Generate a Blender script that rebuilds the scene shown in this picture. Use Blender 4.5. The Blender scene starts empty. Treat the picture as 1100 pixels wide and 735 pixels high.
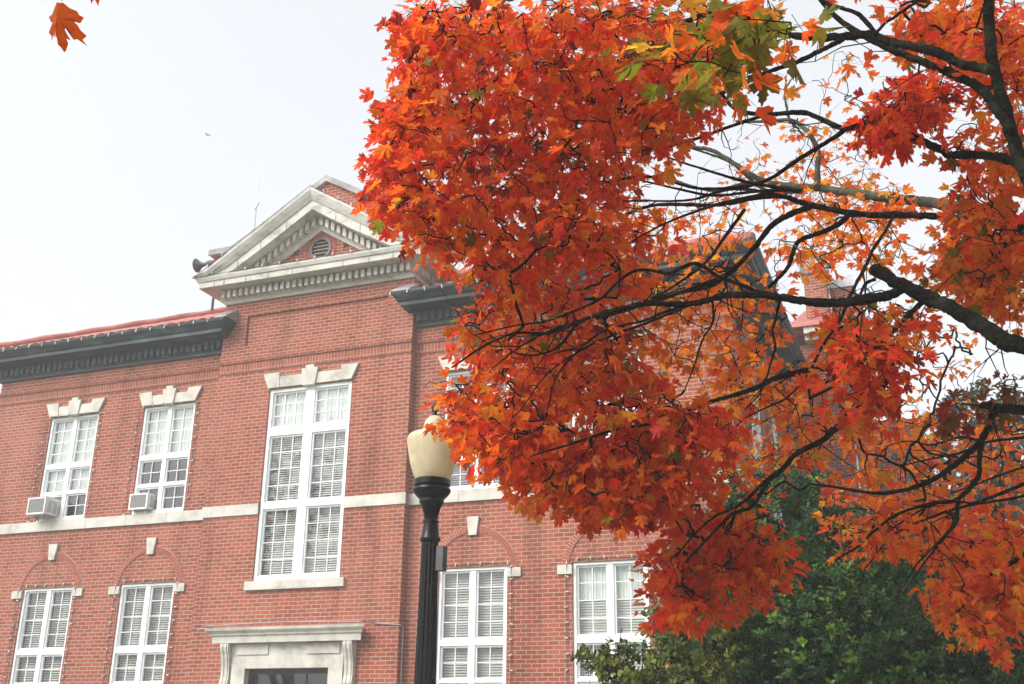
import bpy, bmesh, math, random
import numpy as np
from mathutils import Vector, Matrix
random.seed(7)
RNG = np.random.default_rng(11)
SC = bpy.context.scene
COL = SC.collection
rad = math.radians

# ------------------------------------------------------------------ camera
F_PX, YAW, PITCH, ROLL = 1170.6, -0.37432, 0.35287, 0.01155
CAM = np.array([11.568, -18.403, 1.6])
cy_, sy_ = math.cos(YAW), math.sin(YAW)
cp_, sp_ = math.cos(PITCH), math.sin(PITCH)
FWD = np.array([sy_*cp_, cy_*cp_, sp_])
RT0 = np.array([cy_, -sy_, 0.0])
UP0 = np.cross(RT0, FWD)
RT = RT0*math.cos(ROLL) + UP0*math.sin(ROLL)
UP = -RT0*math.sin(ROLL) + UP0*math.cos(ROLL)
def at(px, py, dist):
    """a point seen at photograph pixel (px, py), dist metres away"""
    d = FWD*F_PX + RT*(px-550) - UP*(py-367.5)
    return CAM + d/np.linalg.norm(d)*dist
cam_d = bpy.data.cameras.new('camera')
cam_d.sensor_width = 36
cam_d.lens = F_PX/1100*36
cam_d.clip_start = 0.05
cam_d.clip_end = 3000
cam = bpy.data.objects.new('camera', cam_d)
COL.objects.link(cam)
cam.matrix_world = Matrix(((RT[0], UP[0], -FWD[0], CAM[0]), (RT[1], UP[1], -FWD[1], CAM[1]),
                           (RT[2], UP[2], -FWD[2], CAM[2]), (0, 0, 0, 1)))
SC.camera = cam

# ------------------------------------------------------------------ materials
def new_mat(name):
    m = bpy.data.materials.new(name)
    m.use_nodes = True
    nt = m.node_tree
    nt.nodes.clear()
    out = nt.nodes.new('ShaderNodeOutputMaterial')
    return m, nt, out
def N(nt, typ, **kw):
    n = nt.nodes.new(typ)
    for k, v in kw.items():
        if k in n.inputs.keys():
            n.inputs[k].default_value = v
        else:
            setattr(n, k, v)
    return n
def L(nt, a, b):
    nt.links.new(a, b)
def ramp(nt, stops):
    r = nt.nodes.new('ShaderNodeValToRGB')
    el = r.color_ramp.elements
    while len(el) < len(stops):
        el.new(0.5)
    for e, (p, c) in zip(el, stops):
        e.position = p
        e.color = (*c, 1) if len(c) == 3 else c
    return r
def noise_mat(name, stops, scale=6.0, rough=0.6, metallic=0.0, bump=0.0, bump_scale=None, detail=6.0, spec=0.4, stretch=None):
    m, nt, out = new_mat(name)
    b = N(nt, 'ShaderNodeBsdfPrincipled', Roughness=rough, Metallic=metallic)
    b.inputs['Specular IOR Level'].default_value = spec
    tc = N(nt, 'ShaderNodeTexCoord')
    src = tc.outputs['Object']
    if stretch:
        mp = N(nt, 'ShaderNodeMapping')
        mp.inputs['Scale'].default_value = stretch
        L(nt, src, mp.inputs['Vector'])
        src = mp.outputs['Vector']
    n = N(nt, 'ShaderNodeTexNoise', Scale=scale, Detail=detail, Roughness=0.62)
    L(nt, src, n.inputs['Vector'])
    r = ramp(nt, stops)
    L(nt, n.outputs['Fac'], r.inputs['Fac'])
    L(nt, r.outputs['Color'], b.inputs['Base Color'])
    if bump:
        n2 = N(nt, 'ShaderNodeTexNoise', Scale=bump_scale or scale*4, Detail=4.0)
        L(nt, src, n2.inputs['Vector'])
        bp = N(nt, 'ShaderNodeBump', Strength=bump, Distance=0.02)
        L(nt, n2.outputs['Fac'], bp.inputs['Height'])
        L(nt, bp.outputs['Normal'], b.inputs['Normal'])
    L(nt, b.outputs['BSDF'], out.inputs['Surface'])
    return m

def brick_mat(name, c1, c2, mortar, vertical=False, w=0.203, h=0.0745, weather=0.5):
    m, nt, out = new_mat(name)
    b = N(nt, 'ShaderNodeBsdfPrincipled', Roughness=0.82)
    b.inputs['Specular IOR Level'].default_value = 0.08
    geo = N(nt, 'ShaderNodeNewGeometry')
    sp = N(nt, 'ShaderNodeSeparateXYZ')
    L(nt, geo.outputs['Position'], sp.inputs[0])
    sn = N(nt, 'ShaderNodeSeparateXYZ')
    L(nt, geo.outputs['True Normal'], sn.inputs[0])
    ab = N(nt, 'ShaderNodeMath', operation='ABSOLUTE')
    L(nt, sn.outputs['X'], ab.inputs[0])
    gt = N(nt, 'ShaderNodeMath', operation='GREATER_THAN')
    gt.inputs[1].default_value = 0.6
    L(nt, ab.outputs[0], gt.inputs[0])
    mx = N(nt, 'ShaderNodeMix', data_type='FLOAT')
    L(nt, gt.outputs[0], mx.inputs[0])
    L(nt, sp.outputs['X'], mx.inputs[2])
    L(nt, sp.outputs['Y'], mx.inputs[3])
    # slight waviness of the courses
    wob = N(nt, 'ShaderNodeTexNoise', Scale=3.0, Detail=3.0)
    L(nt, geo.outputs['Position'], wob.inputs['Vector'])
    wm = N(nt, 'ShaderNodeMath', operation='MULTIPLY_ADD')
    wm.inputs[1].default_value = 0.012
    L(nt, wob.outputs['Fac'], wm.inputs[0])
    L(nt, sp.outputs['Z'], wm.inputs[2])
    cb = N(nt, 'ShaderNodeCombineXYZ')
    if vertical:
        L(nt, wm.outputs[0], cb.inputs['X'])
        L(nt, mx.outputs[0], cb.inputs['Y'])
    else:
        L(nt, mx.outputs[0], cb.inputs['X'])
        L(nt, wm.outputs[0], cb.inputs['Y'])
    bk = N(nt, 'ShaderNodeTexBrick')
    bk.offset = 0.0 if vertical else 0.5
    bk.inputs['Scale'].default_value = 1.0
    bk.inputs['Brick Width'].default_value = w
    bk.inputs['Row Height'].default_value = h
    bk.inputs['Mortar Size'].default_value = 0.0078
    bk.inputs['Mortar Smooth'].default_value = 0.15
    bk.inputs['Bias'].default_value = -0.15
    bk.inputs['Color1'].default_value = (*c1, 1)
    bk.inputs['Color2'].default_value = (*c2, 1)
    bk.inputs['Mortar'].default_value = (*mortar, 1)
    L(nt, cb.outputs[0], bk.inputs['Vector'])
    # speckle inside bricks, then broad weather stains
    n1 = N(nt, 'ShaderNodeTexNoise', Scale=45.0, Detail=5.0)
    L(nt, geo.outputs['Position'], n1.inputs['Vector'])
    r1 = ramp(nt, [(0.25, (0.72, 0.72, 0.72)), (0.75, (1.2, 1.2, 1.2))])
    L(nt, n1.outputs['Fac'], r1.inputs['Fac'])
    mu = N(nt, 'ShaderNodeMix', data_type='RGBA', blend_type='MULTIPLY')
    mu.inputs[0].default_value = 0.8
    L(nt, bk.outputs['Color'], mu.inputs[6])
    L(nt, r1.outputs['Color'], mu.inputs[7])
    n2 = N(nt, 'ShaderNodeTexNoise', Scale=0.55, Detail=7.0, Roughness=0.65)
    L(nt, geo.outputs['Position'], n2.inputs['Vector'])
    r2 = ramp(nt, [(0.45, (0, 0, 0)), (0.72, (1, 1, 1))])
    L(nt, n2.outputs['Fac'], r2.inputs['Fac'])
    fm = N(nt, 'ShaderNodeMath', operation='MULTIPLY')
    fm.inputs[1].default_value = 0.32*weather*2
    L(nt, r2.outputs['Color'], fm.inputs[0])
    mx2 = N(nt, 'ShaderNodeMix', data_type='RGBA')
    mx2.inputs[7].default_value = (0.47, 0.24, 0.17, 1)
    L(nt, fm.outputs[0], mx2.inputs[0])
    L(nt, mu.outputs[2], mx2.inputs[6])
    mps = N(nt, 'ShaderNodeMapping')
    mps.inputs['Scale'].default_value = (1.6, 1.6, 0.22)
    L(nt, geo.outputs['Position'], mps.inputs['Vector'])
    n3 = N(nt, 'ShaderNodeTexNoise', Scale=1.0, Detail=8.0, Roughness=0.7)
    L(nt, mps.outputs[0], n3.inputs['Vector'])
    r3 = ramp(nt, [(0.32, (0.66, 0.62, 0.60)), (0.5, (1, 1, 1)), (0.8, (1.12, 1.1, 1.08))])
    L(nt, n3.outputs['Fac'], r3.inputs['Fac'])
    mu3 = N(nt, 'ShaderNodeMix', data_type='RGBA', blend_type='MULTIPLY')
    mu3.inputs[0].default_value = 1.0
    L(nt, mx2.outputs[2], mu3.inputs[6])
    L(nt, r3.outputs['Color'], mu3.inputs[7])
    L(nt, mu3.outputs[2], b.inputs['Base Color'])
    bp = N(nt, 'ShaderNodeBump', Strength=0.7, Distance=0.008)
    inv = N(nt, 'ShaderNodeMath', operation='SUBTRACT')
    inv.inputs[0].default_value = 1.0
    L(nt, bk.outputs['Fac'], inv.inputs[1])
    L(nt, inv.outputs[0], bp.inputs['Height'])
    L(nt, bp.outputs['Normal'], b.inputs['Normal'])
    L(nt, b.outputs['BSDF'], out.inputs['Surface'])
    return m

M = {}
M['brick'] = brick_mat('red_brick', (0.33, 0.082, 0.046), (0.21, 0.053, 0.035), (0.38, 0.275, 0.215), weather=0.3)
M['soldier'] = brick_mat('soldier_brick', (0.33, 0.085, 0.052), (0.20, 0.045, 0.03), (0.36, 0.25, 0.19), vertical=True, weather=0.2)
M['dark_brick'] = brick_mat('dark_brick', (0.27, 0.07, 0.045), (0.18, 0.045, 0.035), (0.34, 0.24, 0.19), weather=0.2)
M['mortar'] = noise_mat('mortar', [(0.3, (0.42, 0.31, 0.26)), (0.7, (0.54, 0.41, 0.34))], 20, 0.9)
M['arch_brick'] = noise_mat('arch_brick', [(0.3, (0.24, 0.056, 0.037)), (0.7, (0.38, 0.10, 0.06))], 9, 0.85, bump=0.2)
M['stone'] = noise_mat('limestone', [(0.28, (0.30, 0.28, 0.24)), (0.5, (0.50, 0.475, 0.42)), (0.75, (0.60, 0.58, 0.53))], 2.6, 0.75, bump=0.15, bump_scale=40)
M['joint'] = noise_mat('stone_joint', [(0.3, (0.16, 0.14, 0.12)), (0.7, (0.24, 0.21, 0.18))], 9, 0.9)
M['ped_stone'] = noise_mat('pediment_stone', [(0.28, (0.24, 0.225, 0.20)), (0.45, (0.47, 0.45, 0.40)), (0.7, (0.60, 0.58, 0.53))], 2.4, 0.7, bump=0.15, bump_scale=30, stretch=(1, 1, 2.5))
M['grey_stone'] = noise_mat('weathered_coping', [(0.3, (0.16, 0.15, 0.15)), (0.55, (0.28, 0.27, 0.26)), (0.75, (0.50, 0.48, 0.45))], 3.0, 0.8, bump=0.2)
M['white'] = noise_mat('white_paint', [(0.3, (0.74, 0.75, 0.77)), (0.7, (0.82, 0.83, 0.85))], 3, 0.45)
M['blind'] = noise_mat('blind_slat', [(0.3, (0.64, 0.63, 0.57)), (0.7, (0.74, 0.73, 0.67))], 2, 0.6)
M['shade'] = noise_mat('roller_shade', [(0.3, (0.66, 0.68, 0.64)), (0.7, (0.78, 0.79, 0.75))], 1.5, 0.8)
M['copper'] = noise_mat('patinated_copper', [(0.36, (0.016, 0.021, 0.024)), (0.54, (0.026, 0.038, 0.038)), (0.66, (0.06, 0.11, 0.095)), (0.78, (0.13, 0.24, 0.19))], 2.0, 0.55, metallic=0.2, bump=0.1, stretch=(0.7, 1.5, 3.0))
M['lead'] = noise_mat('lead_flashing', [(0.3, (0.20, 0.17, 0.19)), (0.7, (0.34, 0.31, 0.33))], 5, 0.55, metallic=0.2)
M['dark_metal'] = noise_mat('dark_metal', [(0.3, (0.05, 0.05, 0.055)), (0.7, (0.09, 0.09, 0.095))], 8, 0.5, metallic=0.3)
M['louver'] = noise_mat('louver_slat', [(0.3, (0.30, 0.27, 0.23)), (0.7, (0.42, 0.38, 0.32))], 8, 0.6)
M['grey_metal'] = noise_mat('grey_metal', [(0.3, (0.33, 0.33, 0.34)), (0.7, (0.45, 0.45, 0.46))], 8, 0.45, metallic=0.4)
M['horn'] = noise_mat('horn_paint', [(0.3, (0.05, 0.05, 0.06)), (0.7, (0.09, 0.09, 0.10))], 8, 0.5)
M['ac_white'] = noise_mat('ac_casing', [(0.3, (0.55, 0.54, 0.52)), (0.7, (0.72, 0.71, 0.69))], 5, 0.5)
M['ac_grille'] = noise_mat('ac_grille', [(0.3, (0.22, 0.22, 0.22)), (0.7, (0.33, 0.33, 0.33))], 40, 0.6)
M['black_iron'] = noise_mat('black_iron', [(0.3, (0.003, 0.003, 0.0035)), (0.7, (0.006, 0.006, 0.007))], 12, 0.25, bump=0.05, spec=0.2)
M['cable'] = noise_mat('cable', [(0.3, (0.02, 0.02, 0.02)), (0.7, (0.05, 0.045, 0.04))], 12, 0.6)
M['bulb'] = noise_mat('bulb_glass', [(0.3, (0.42, 0.39, 0.35)), (0.7, (0.58, 0.55, 0.5))], 12, 0.3, spec=0.5)
M['wood_dark'] = noise_mat('dark_door', [(0.3, (0.02, 0.017, 0.015)), (0.7, (0.04, 0.035, 0.03))], 6, 0.5)
M['grass'] = noise_mat('lawn', [(0.3, (0.035, 0.06, 0.015)), (0.6, (0.06, 0.09, 0.025)), (0.78, (0.16, 0.09, 0.03))], 3, 0.9, bump=0.6, bump_scale=60)
M['concrete'] = noise_mat('concrete', [(0.3, (0.30, 0.29, 0.27)), (0.7, (0.42, 0.41, 0.38))], 4, 0.85, bump=0.1)

def tile_mat():
    m, nt, out = new_mat('roof_tile')
    b = N(nt, 'ShaderNodeBsdfPrincipled', Roughness=0.7)
    tc = N(nt, 'ShaderNodeTexCoord')
    v = N(nt, 'ShaderNodeTexVoronoi', Scale=3.6)
    L(nt, tc.outputs['Object'], v.inputs['Vector'])
    r = ramp(nt, [(0.0, (0.27, 0.07, 0.05)), (0.5, (0.36, 0.11, 0.08)), (1.0, (0.43, 0.17, 0.13))])
    s = N(nt, 'ShaderNodeSeparateColor')
    L(nt, v.outputs['Color'], s.inputs[0])
    L(nt, s.outputs[0], r.inputs['Fac'])
    L(nt, r.outputs['Color'], b.inputs['Base Color'])
    L(nt, b.outputs['BSDF'], out.inputs['Surface'])
    return m
M['tile'] = tile_mat()

def glass_mat():
    m, nt, out = new_mat('window_glass')
    tr = N(nt, 'ShaderNodeBsdfTransparent')
    tr.inputs['Color'].default_value = (0.86, 0.89, 0.88, 1)
    gl = N(nt, 'ShaderNodeBsdfGlossy', Roughness=0.015)
    gl.inputs['Color'].default_value = (0.95, 0.97, 1.0, 1)
    tc = N(nt, 'ShaderNodeTexCoord')
    n = N(nt, 'ShaderNodeTexNoise', Scale=2.2, Detail=1.0)
    L(nt, tc.outputs['Object'], n.inputs['Vector'])
    bp = N(nt, 'ShaderNodeBump', Strength=0.12, Distance=0.02)
    L(nt, n.outputs['Fac'], bp.inputs['Height'])
    L(nt, bp.outputs['Normal'], gl.inputs['Normal'])
    lw = N(nt, 'ShaderNodeLayerWeight', Blend=0.5)
    pw = N(nt, 'ShaderNodeMath', operation='POWER')
    pw.inputs[1].default_value = 4.0
    L(nt, lw.outputs['Facing'], pw.inputs[0])
    fr = N(nt, 'ShaderNodeMath', operation='MULTIPLY_ADD')
    fr.inputs[1].default_value = 0.8
    fr.inputs[2].default_value = 0.075
    L(nt, pw.outputs[0], fr.inputs[0])
    ms = N(nt, 'ShaderNodeMixShader')
    L(nt, fr.outputs[0], ms.inputs['Fac'])
    L(nt, tr.outputs[0], ms.inputs[1])
    L(nt, gl.outputs[0], ms.inputs[2])
    L(nt, ms.outputs[0], out.inputs['Surface'])
    return m
M['glass'] = glass_mat()

def globe_mat():
    m, nt, out = new_mat('lamp_globe')
    b = N(nt, 'ShaderNodeBsdfPrincipled', Roughness=0.3)
    tc = N(nt, 'ShaderNodeTexCoord')
    n = N(nt, 'ShaderNodeTexNoise', Scale=7.0, Detail=6.0)
    L(nt, tc.outputs['Object'], n.inputs['Vector'])
    r = ramp(nt, [(0.25, (0.58, 0.49, 0.30)), (0.5, (0.76, 0.68, 0.47)), (0.75, (0.80, 0.74, 0.56))])
    L(nt, n.outputs['Fac'], r.inputs['Fac'])
    L(nt, r.outputs['Color'], b.inputs['Base Color'])
    t = N(nt, 'ShaderNodeBsdfTranslucent')
    L(nt, r.outputs['Color'], t.inputs['Color'])
    ms = N(nt, 'ShaderNodeMixShader')
    ms.inputs['Fac'].default_value = 0.4
    L(nt, b.outputs[0], ms.inputs[1])
    L(nt, t.outputs[0], ms.inputs[2])
    L(nt, ms.outputs[0], out.inputs['Surface'])
    return m
M['globe'] = globe_mat()

def leaf_mat(name, transl=0.42, rough=0.45, spec=0.35, gain=1.0):
    m, nt, out = new_mat(name)
    at_n = N(nt, 'ShaderNodeAttribute', attribute_name='leaf_color')
    tcn = N(nt, 'ShaderNodeTexCoord')
    nz = N(nt, 'ShaderNodeTexNoise', Scale=38.0, Detail=5.0, Roughness=0.7)
    L(nt, tcn.outputs['Object'], nz.inputs['Vector'])
    rz = ramp(nt, [(0.26, (0.55, 0.45, 0.5)), (0.44, (0.97, 0.95, 0.97)), (0.75, (1.08, 1.2, 1.1))])
    L(nt, nz.outputs['Fac'], rz.inputs['Fac'])
    a = N(nt, 'ShaderNodeMix', data_type='RGBA', blend_type='MULTIPLY')
    a.inputs[0].default_value = 1.0
    L(nt, at_n.outputs['Color'], a.inputs[6])
    L(nt, rz.outputs['Color'], a.inputs[7])
    b = N(nt, 'ShaderNodeBsdfPrincipled', Roughness=rough)
    b.inputs['Specular IOR Level'].default_value = spec
    L(nt, a.outputs[2], b.inputs['Base Color'])
    t = N(nt, 'ShaderNodeBsdfTranslucent')
    L(nt, a.outputs[2], t.inputs['Color'])
    ms = N(nt, 'ShaderNodeMixShader')
    ms.inputs['Fac'].default_value = transl
    L(nt, b.outputs[0], ms.inputs[1])
    L(nt, t.outputs[0], ms.inputs[2])
    L(nt, ms.outputs[0], out.inputs['Surface'])
    return m
M['maple_leaf'] = leaf_mat('maple_leaf', 0.66, 0.42, 0.2)
M['holly_leaf'] = leaf_mat('holly_leaf', 0.2, 0.38, 0.22)
M['bark'] = noise_mat('wet_bark', [(0.35, (0.005, 0.0042, 0.0035)), (0.52, (0.010, 0.0085, 0.0065)), (0.70, (0.034, 0.036, 0.018))], 11, 0.9, bump=0.9, bump_scale=55, spec=0.06)
M['lichen_bark'] = noise_mat('lichen_bark', [(0.3, (0.025, 0.023, 0.018)), (0.5, (0.05, 0.05, 0.034)), (0.72, (0.09, 0.095, 0.06))], 7, 0.9, bump=0.5, bump_scale=40, spec=0.2)

# ------------------------------------------------------------------ mesh builder
class MB:
    def __init__(s):
        s.v, s.f = [], []
    def add(s, vs, fs):
        o = len(s.v)
        s.v.extend([tuple(map(float, v)) for v in vs])
        s.f.extend([tuple(i+o for i in f) for f in fs])
        return s
    def box(s, x0, x1, y0, y1, z0, z1):
        return s.add([(x0, y0, z0), (x1, y0, z0), (x1, y1, z0), (x0, y1, z0), (x0, y0, z1), (x1, y0, z1), (x1, y1, z1), (x0, y1, z1)],
                     [(0, 3, 2, 1), (4, 5, 6, 7), (0, 1, 5, 4), (1, 2, 6, 5), (2, 3, 7, 6), (3, 0, 4, 7)])
    def prism_xz(s, poly, y0, y1):
        n = len(poly)
        vs = [(x, y0, z) for x, z in poly] + [(x, y1, z) for x, z in poly]
        fs = [tuple(range(n)), tuple(range(2*n-1, n-1, -1))] + [(i, i+n, (i+1) % n+n, (i+1) % n) for i in range(n)]
        return s.add(vs, fs)
    def prism_yz(s, poly, x0, x1):
        n = len(poly)
        vs = [(x0, y, z) for y, z in poly] + [(x1, y, z) for y, z in poly]
        fs = [tuple(range(n-1, -1, -1)), tuple(range(n, 2*n))] + [(i, (i+1) % n, (i+1) % n+n, i+n) for i in range(n)]
        return s.add(vs, fs)
    def loft(s, rings, closed=True, caps=True):
        n = len(rings[0])
        vs = [v for r in rings for v in r]
        fs = []
        for k in range(len(rings)-1):
            for i in range(n if closed else n-1):
                j = (i+1) % n
                fs.append((k*n+i, k*n+j, (k+1)*n+j, (k+1)*n+i))
        if caps:
            fs.append(tuple(range(n-1, -1, -1)))
            fs.append(tuple((len(rings)-1)*n+i for i in range(n)))
        return s.add(vs, fs)
    def lathe(s, prof, c, seg=32, flute=0, depth=0.0):
        rings = []
        for r, z in prof:
            ring = []
            for i in range(seg):
                a = 2*math.pi*i/seg
                rr = r*(1-depth*(0.5+0.5*math.cos(flute*a))) if flute else r
                ring.append((c[0]+rr*math.cos(a), c[1]+rr*math.sin(a), c[2]+z))
            rings.append(ring)
        return s.loft(rings)
    def tube(s, pts, rs, seg=6, rough=0.0):
        pts = [np.asarray(p, float) for p in pts]
        if len(pts) < 2:
            return s
        if not hasattr(rs, '__len__'):
            rs = [rs]*len(pts)
        rings = []
        prev = None
        jit = np.zeros(seg)
        for i, p in enumerate(pts):
            if rough:
                jit = 0.6*jit+rough*RNG.normal(0, 1, seg)
            t = pts[min(i+1, len(pts)-1)]-pts[max(i-1, 0)]
            t = t/(np.linalg.norm(t)+1e-9)
            if prev is None:
                a = np.array([0, 0, 1.0]) if abs(t[2]) < 0.8 else np.array([1.0, 0, 0])
            else:
                a = prev
            u = a-t*np.dot(a, t)
            u /= (np.linalg.norm(u)+1e-9)
            w = np.cross(t, u)
            prev = u
            rings.append([p+rs[i]*(1+jit[k])*(u*math.cos(2*math.pi*k/seg)+w*math.sin(2*math.pi*k/seg)) for k in range(seg)])
        return s.loft(rings)
    def build(s, name, m, parent=None, smooth=False):
        me = bpy.data.meshes.new(name)
        me.from_pydata(s.v, [], s.f)
        if smooth:
            me.polygons.foreach_set('use_smooth', [True]*len(me.polygons))
        me.update()
        me.materials.append(m)
        o = bpy.data.objects.new(name, me)
        COL.objects.link(o)
        if parent:
            o.parent = parent
            o.matrix_parent_inverse = Matrix.Translation(parent_world(parent)).inverted()
        return o
def parent_world(p):
    v = Vector((0, 0, 0))
    while p:
        v += p.location
        p = p.parent
        break
    return v
def smooth_by_angle(o, ang=35):
    me = o.data
    me.polygons.foreach_set('use_smooth', [True]*len(me.polygons))
    bm = bmesh.new()
    bm.from_mesh(me)
    bmesh.ops.recalc_face_normals(bm, faces=bm.faces)
    for e in bm.edges:
        if len(e.link_faces) == 2 and e.calc_face_angle(0) > rad(ang):
            e.smooth = False
    bm.to_mesh(me)
    bm.free()
def fix_normals(o):
    bm = bmesh.new()
    bm.from_mesh(o.data)
    bmesh.ops.recalc_face_normals(bm, faces=bm.faces)
    bm.to_mesh(o.data)
    bm.free()
    return o
def tag(o, label=None, cat=None, group=None, kind=None):
    if label: o['label'] = label
    if cat: o['category'] = cat
    if group: o['group'] = group
    if kind: o['kind'] = kind
    return o
def thing(name, loc, label, cat, group=None):
    o = bpy.data.objects.new(name, None)
    o.empty_display_size = 0.3
    o.location = loc
    COL.objects.link(o)
    return tag(o, label, cat, group)

# ------------------------------------------------------------------ ground
g = MB().add([(-190, -190, 0), (190, -190, 0), (190, 190, 0), (-190, 190, 0)], [(0, 1, 2, 3)]).build('lawn', M['grass'])
tag(g, kind='structure')
pth = MB()
pth.add([(-1.6, -12, 0.004), (1.6, -12, 0.004), (1.6, -1.85, 0.004), (-1.6, -1.85, 0.004)], [(0, 1, 2, 3)])
pth.add([(-60, -14.4, 0.004), (60, -14.4, 0.004), (60, -12, 0.004), (-60, -12, 0.004)], [(0, 1, 2, 3)])
tag(pth.build('path', M['concrete']), kind='structure')

# ------------------------------------------------------------------ the brick building
D = 0.185                       # how far the centre bay stands proud of the wings
PW = 2.274                      # half width of the centre bay
XC = 8.55                       # wing corner
C1, C2, WW = 3.62, 6.205, 1.356
ZUT, ZUB, ZLT, ZLB = 8.41, 6.045, 4.60, 1.95
ZB0, ZB1 = 5.82, 6.038
bld = thing('brick_building', (0, 0, 0), 'long two storey red brick civic building with white pediment and tall white windows', 'building')

def wall_holes(x0, x1, z0, z1, y, holes, reveal=0.30, m=None, name='wall', extra=None, axis='x'):
    xs = sorted({x0, x1, *[h[0] for h in holes], *[h[1] for h in holes]})
    zs = sorted({z0, z1, *[h[2] for h in holes], *[h[3] for h in holes]})
    mb = MB()
    def P(a, dpt, z):
        return (a, y+dpt, z) if axis == 'x' else (y-dpt, a, z)
    for i in range(len(xs)-1):
        for j in range(len(zs)-1):
            cx, cz = (xs[i]+xs[i+1])/2, (zs[j]+zs[j+1])/2
            if any(h[0] < cx < h[1] and h[2] < cz < h[3] for h in holes):
                continue
            mb.add([P(xs[i], 0, zs[j]), P(xs[i+1], 0, zs[j]), P(xs[i+1], 0, zs[j+1]), P(xs[i], 0, zs[j+1])], [(0, 1, 2, 3)])
            mb.add([P(xs[i], reveal, zs[j]), P(xs[i+1], reveal, zs[j]), P(xs[i+1], reveal, zs[j+1]), P(xs[i], reveal, zs[j+1])], [(3, 2, 1, 0)])
    for a, b, c, d in holes:
        mb.add([P(a, 0, c), P(b, 0, c), P(b, 0, d), P(a, 0, d), P(a, reveal, c), P(b, reveal, c), P(b, reveal, d), P(a, reveal, d)],
               [(0, 4, 5, 1), (1, 5, 6, 2), (2, 6, 7, 3), (3, 7, 4, 0)])
    mb.add([P(x0, 0, z0), P(x0, reveal, z0), P(x0, reveal, z1), P(x0, 0, z1)], [(0, 3, 2, 1)])
    mb.add([P(x1, 0, z0), P(x1, reveal, z0), P(x1, reveal, z1), P(x1, 0, z1)], [(0, 1, 2, 3)])
    return mb.build(name, m or M['brick'], bld)

def win_hole(c, lo):
    return (c-WW/2, c+WW/2, ZLB if lo else ZUB, ZLT if lo else ZUT)
wing_holes_l = [win_hole(c, lo) for c in (-C1, -C2) for lo in (0, 1)]
wing_holes_r = [win_hole(c, lo) for c in (C1, C2) for lo in (0, 1)]
wall_holes(-XC, -PW, 0.9, 9.98, 0, wing_holes_l)
wall_holes(PW, XC, 0.9, 9.98, 0, wing_holes_r)
TW = 1.93
TZ0, TZ1 = 4.50, 8.415
DW, DT = 0.93, 2.87
wall_holes(-PW, PW, 0.9, 10.62, -D, [(-TW/2, TW/2, TZ0, TZ1), (-1.16, 1.16, 0.9, 2.92), (-1.69, 1.69, 9.46, 10.15)], reveal=D+0.30)
# recessed brick panel under the pediment
MB().add([(-1.69, -D+0.045, 9.46), (1.69, -D+0.045, 9.46), (1.69, -D+0.045, 10.15), (-1.69, -D+0.045, 10.15)], [(0, 1, 2, 3)]).build('wall', M['brick'], bld)
# bay side returns above the wing roofs
for s in (-1, 1):
    MB().box(s*PW-0.001 if s > 0 else -PW+0.001, s*(PW-0.28), -D+0.31, 1.6, 9.0, 10.9).build('wall', M['brick'], bld)
# side walls; right one carries windows
side_win = [(1.7, 3.05, ZUB, ZUT), (1.7, 3.05, ZLB, ZLT), (4.1, 5.45, ZUB, ZUT), (4.1, 5.45, ZLB, ZLT)]
wall_holes(0.31, 6.2, 0.9, 9.98, XC, side_win, axis='y', name='wall')
MB().box(-XC, -XC+0.3, 0.31, 12.0, 0.9, 9.98).build('wall', M['brick'], bld)
MB().box(-XC+0.31, XC+3.0, 11.7, 12.0, 0.9, 9.9).build('wall', M['brick'], bld)
# base course of stone
for b6 in ((-XC-0.06, -PW-0.07, -0.06, 0.25), (PW+0.07, XC+0.06, -0.06, 0.25), (-PW-0.06, -1.3, -D-0.06, 0.25), (1.3, PW+0.06, -D-0.06, 0.25), (XC-0.25, XC+0.06, 0.26, 6.1), (-XC-0.06, -XC+0.25, 0.26, 12)):
    MB().box(*b6, 0, 0.9).build('base_course', M['stone'], bld)
# floor slabs close the storeys
MB().box(-XC+0.32, XC-0.32, 0.34, 11.6, 5.15, 5.45).build('floor_slab', M['concrete'], bld)
MB().box(-XC+0.32, XC-0.32, 0.34, 11.6, 9.4, 9.6).build('floor_slab', M['concrete'], bld)
MB().box(-XC+0.32, XC-0.32, 4.6, 4.75, 0.6, 9.4).build('partition', M['mortar'], bld)
# dark joints, soldier courses and string courses
def band(x0, x1, y, s=1):
    MB().box(x0, x1, y-0.004, y+0.02, 8.885, 9.075).build('brick_band', M['soldier'], bld)
    MB().box(x0, x1, y-0.032, y+0.02, 9.085, 9.16).build('brick_band', M['dark_brick'], bld)
    MB().box(x0, x1, y-0.018, y+0.02, 8.862, 8.882).build('brick_band', M['dark_brick'], bld)
band(-XC, -PW-0.002, 0)
band(PW+0.002, XC, 0)
band(-PW, PW, -D)

# belt course of stone blocks, with open joints
def stone_run(x0, x1, y, z0, z1, proud, n, name='belt_course'):
    mb = MB()
    w = (x1-x0)/n
    for i in range(n):
        mb.box(x0+i*w+0.004, x0+(i+1)*w-0.004, y-proud, y+0.05, z0, z1)
    o = mb.build(name, M['stone'], bld)
    MB().box(x0, x1, y-proud+0.008, y+0.04, z0+0.004, z1-0.004).build('joint', M['joint'], o)
    return o
stone_run(-XC-0.02, -PW, 0, ZB0, ZB1, 0.045, 6)
stone_run(PW, XC+0.02, 0, ZB0, ZB1, 0.045, 6)
stone_run(-PW-0.03, -TW/2, -D, ZB0, ZB1, 0.03, 1)
stone_run(TW/2, PW+0.03, -D, ZB0, ZB1, 0.03, 1)
MB().box(XC-0.02, XC+0.045, 0.06, 6.1, ZB0, ZB1).build('belt_course', M['stone'], bld)

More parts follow.
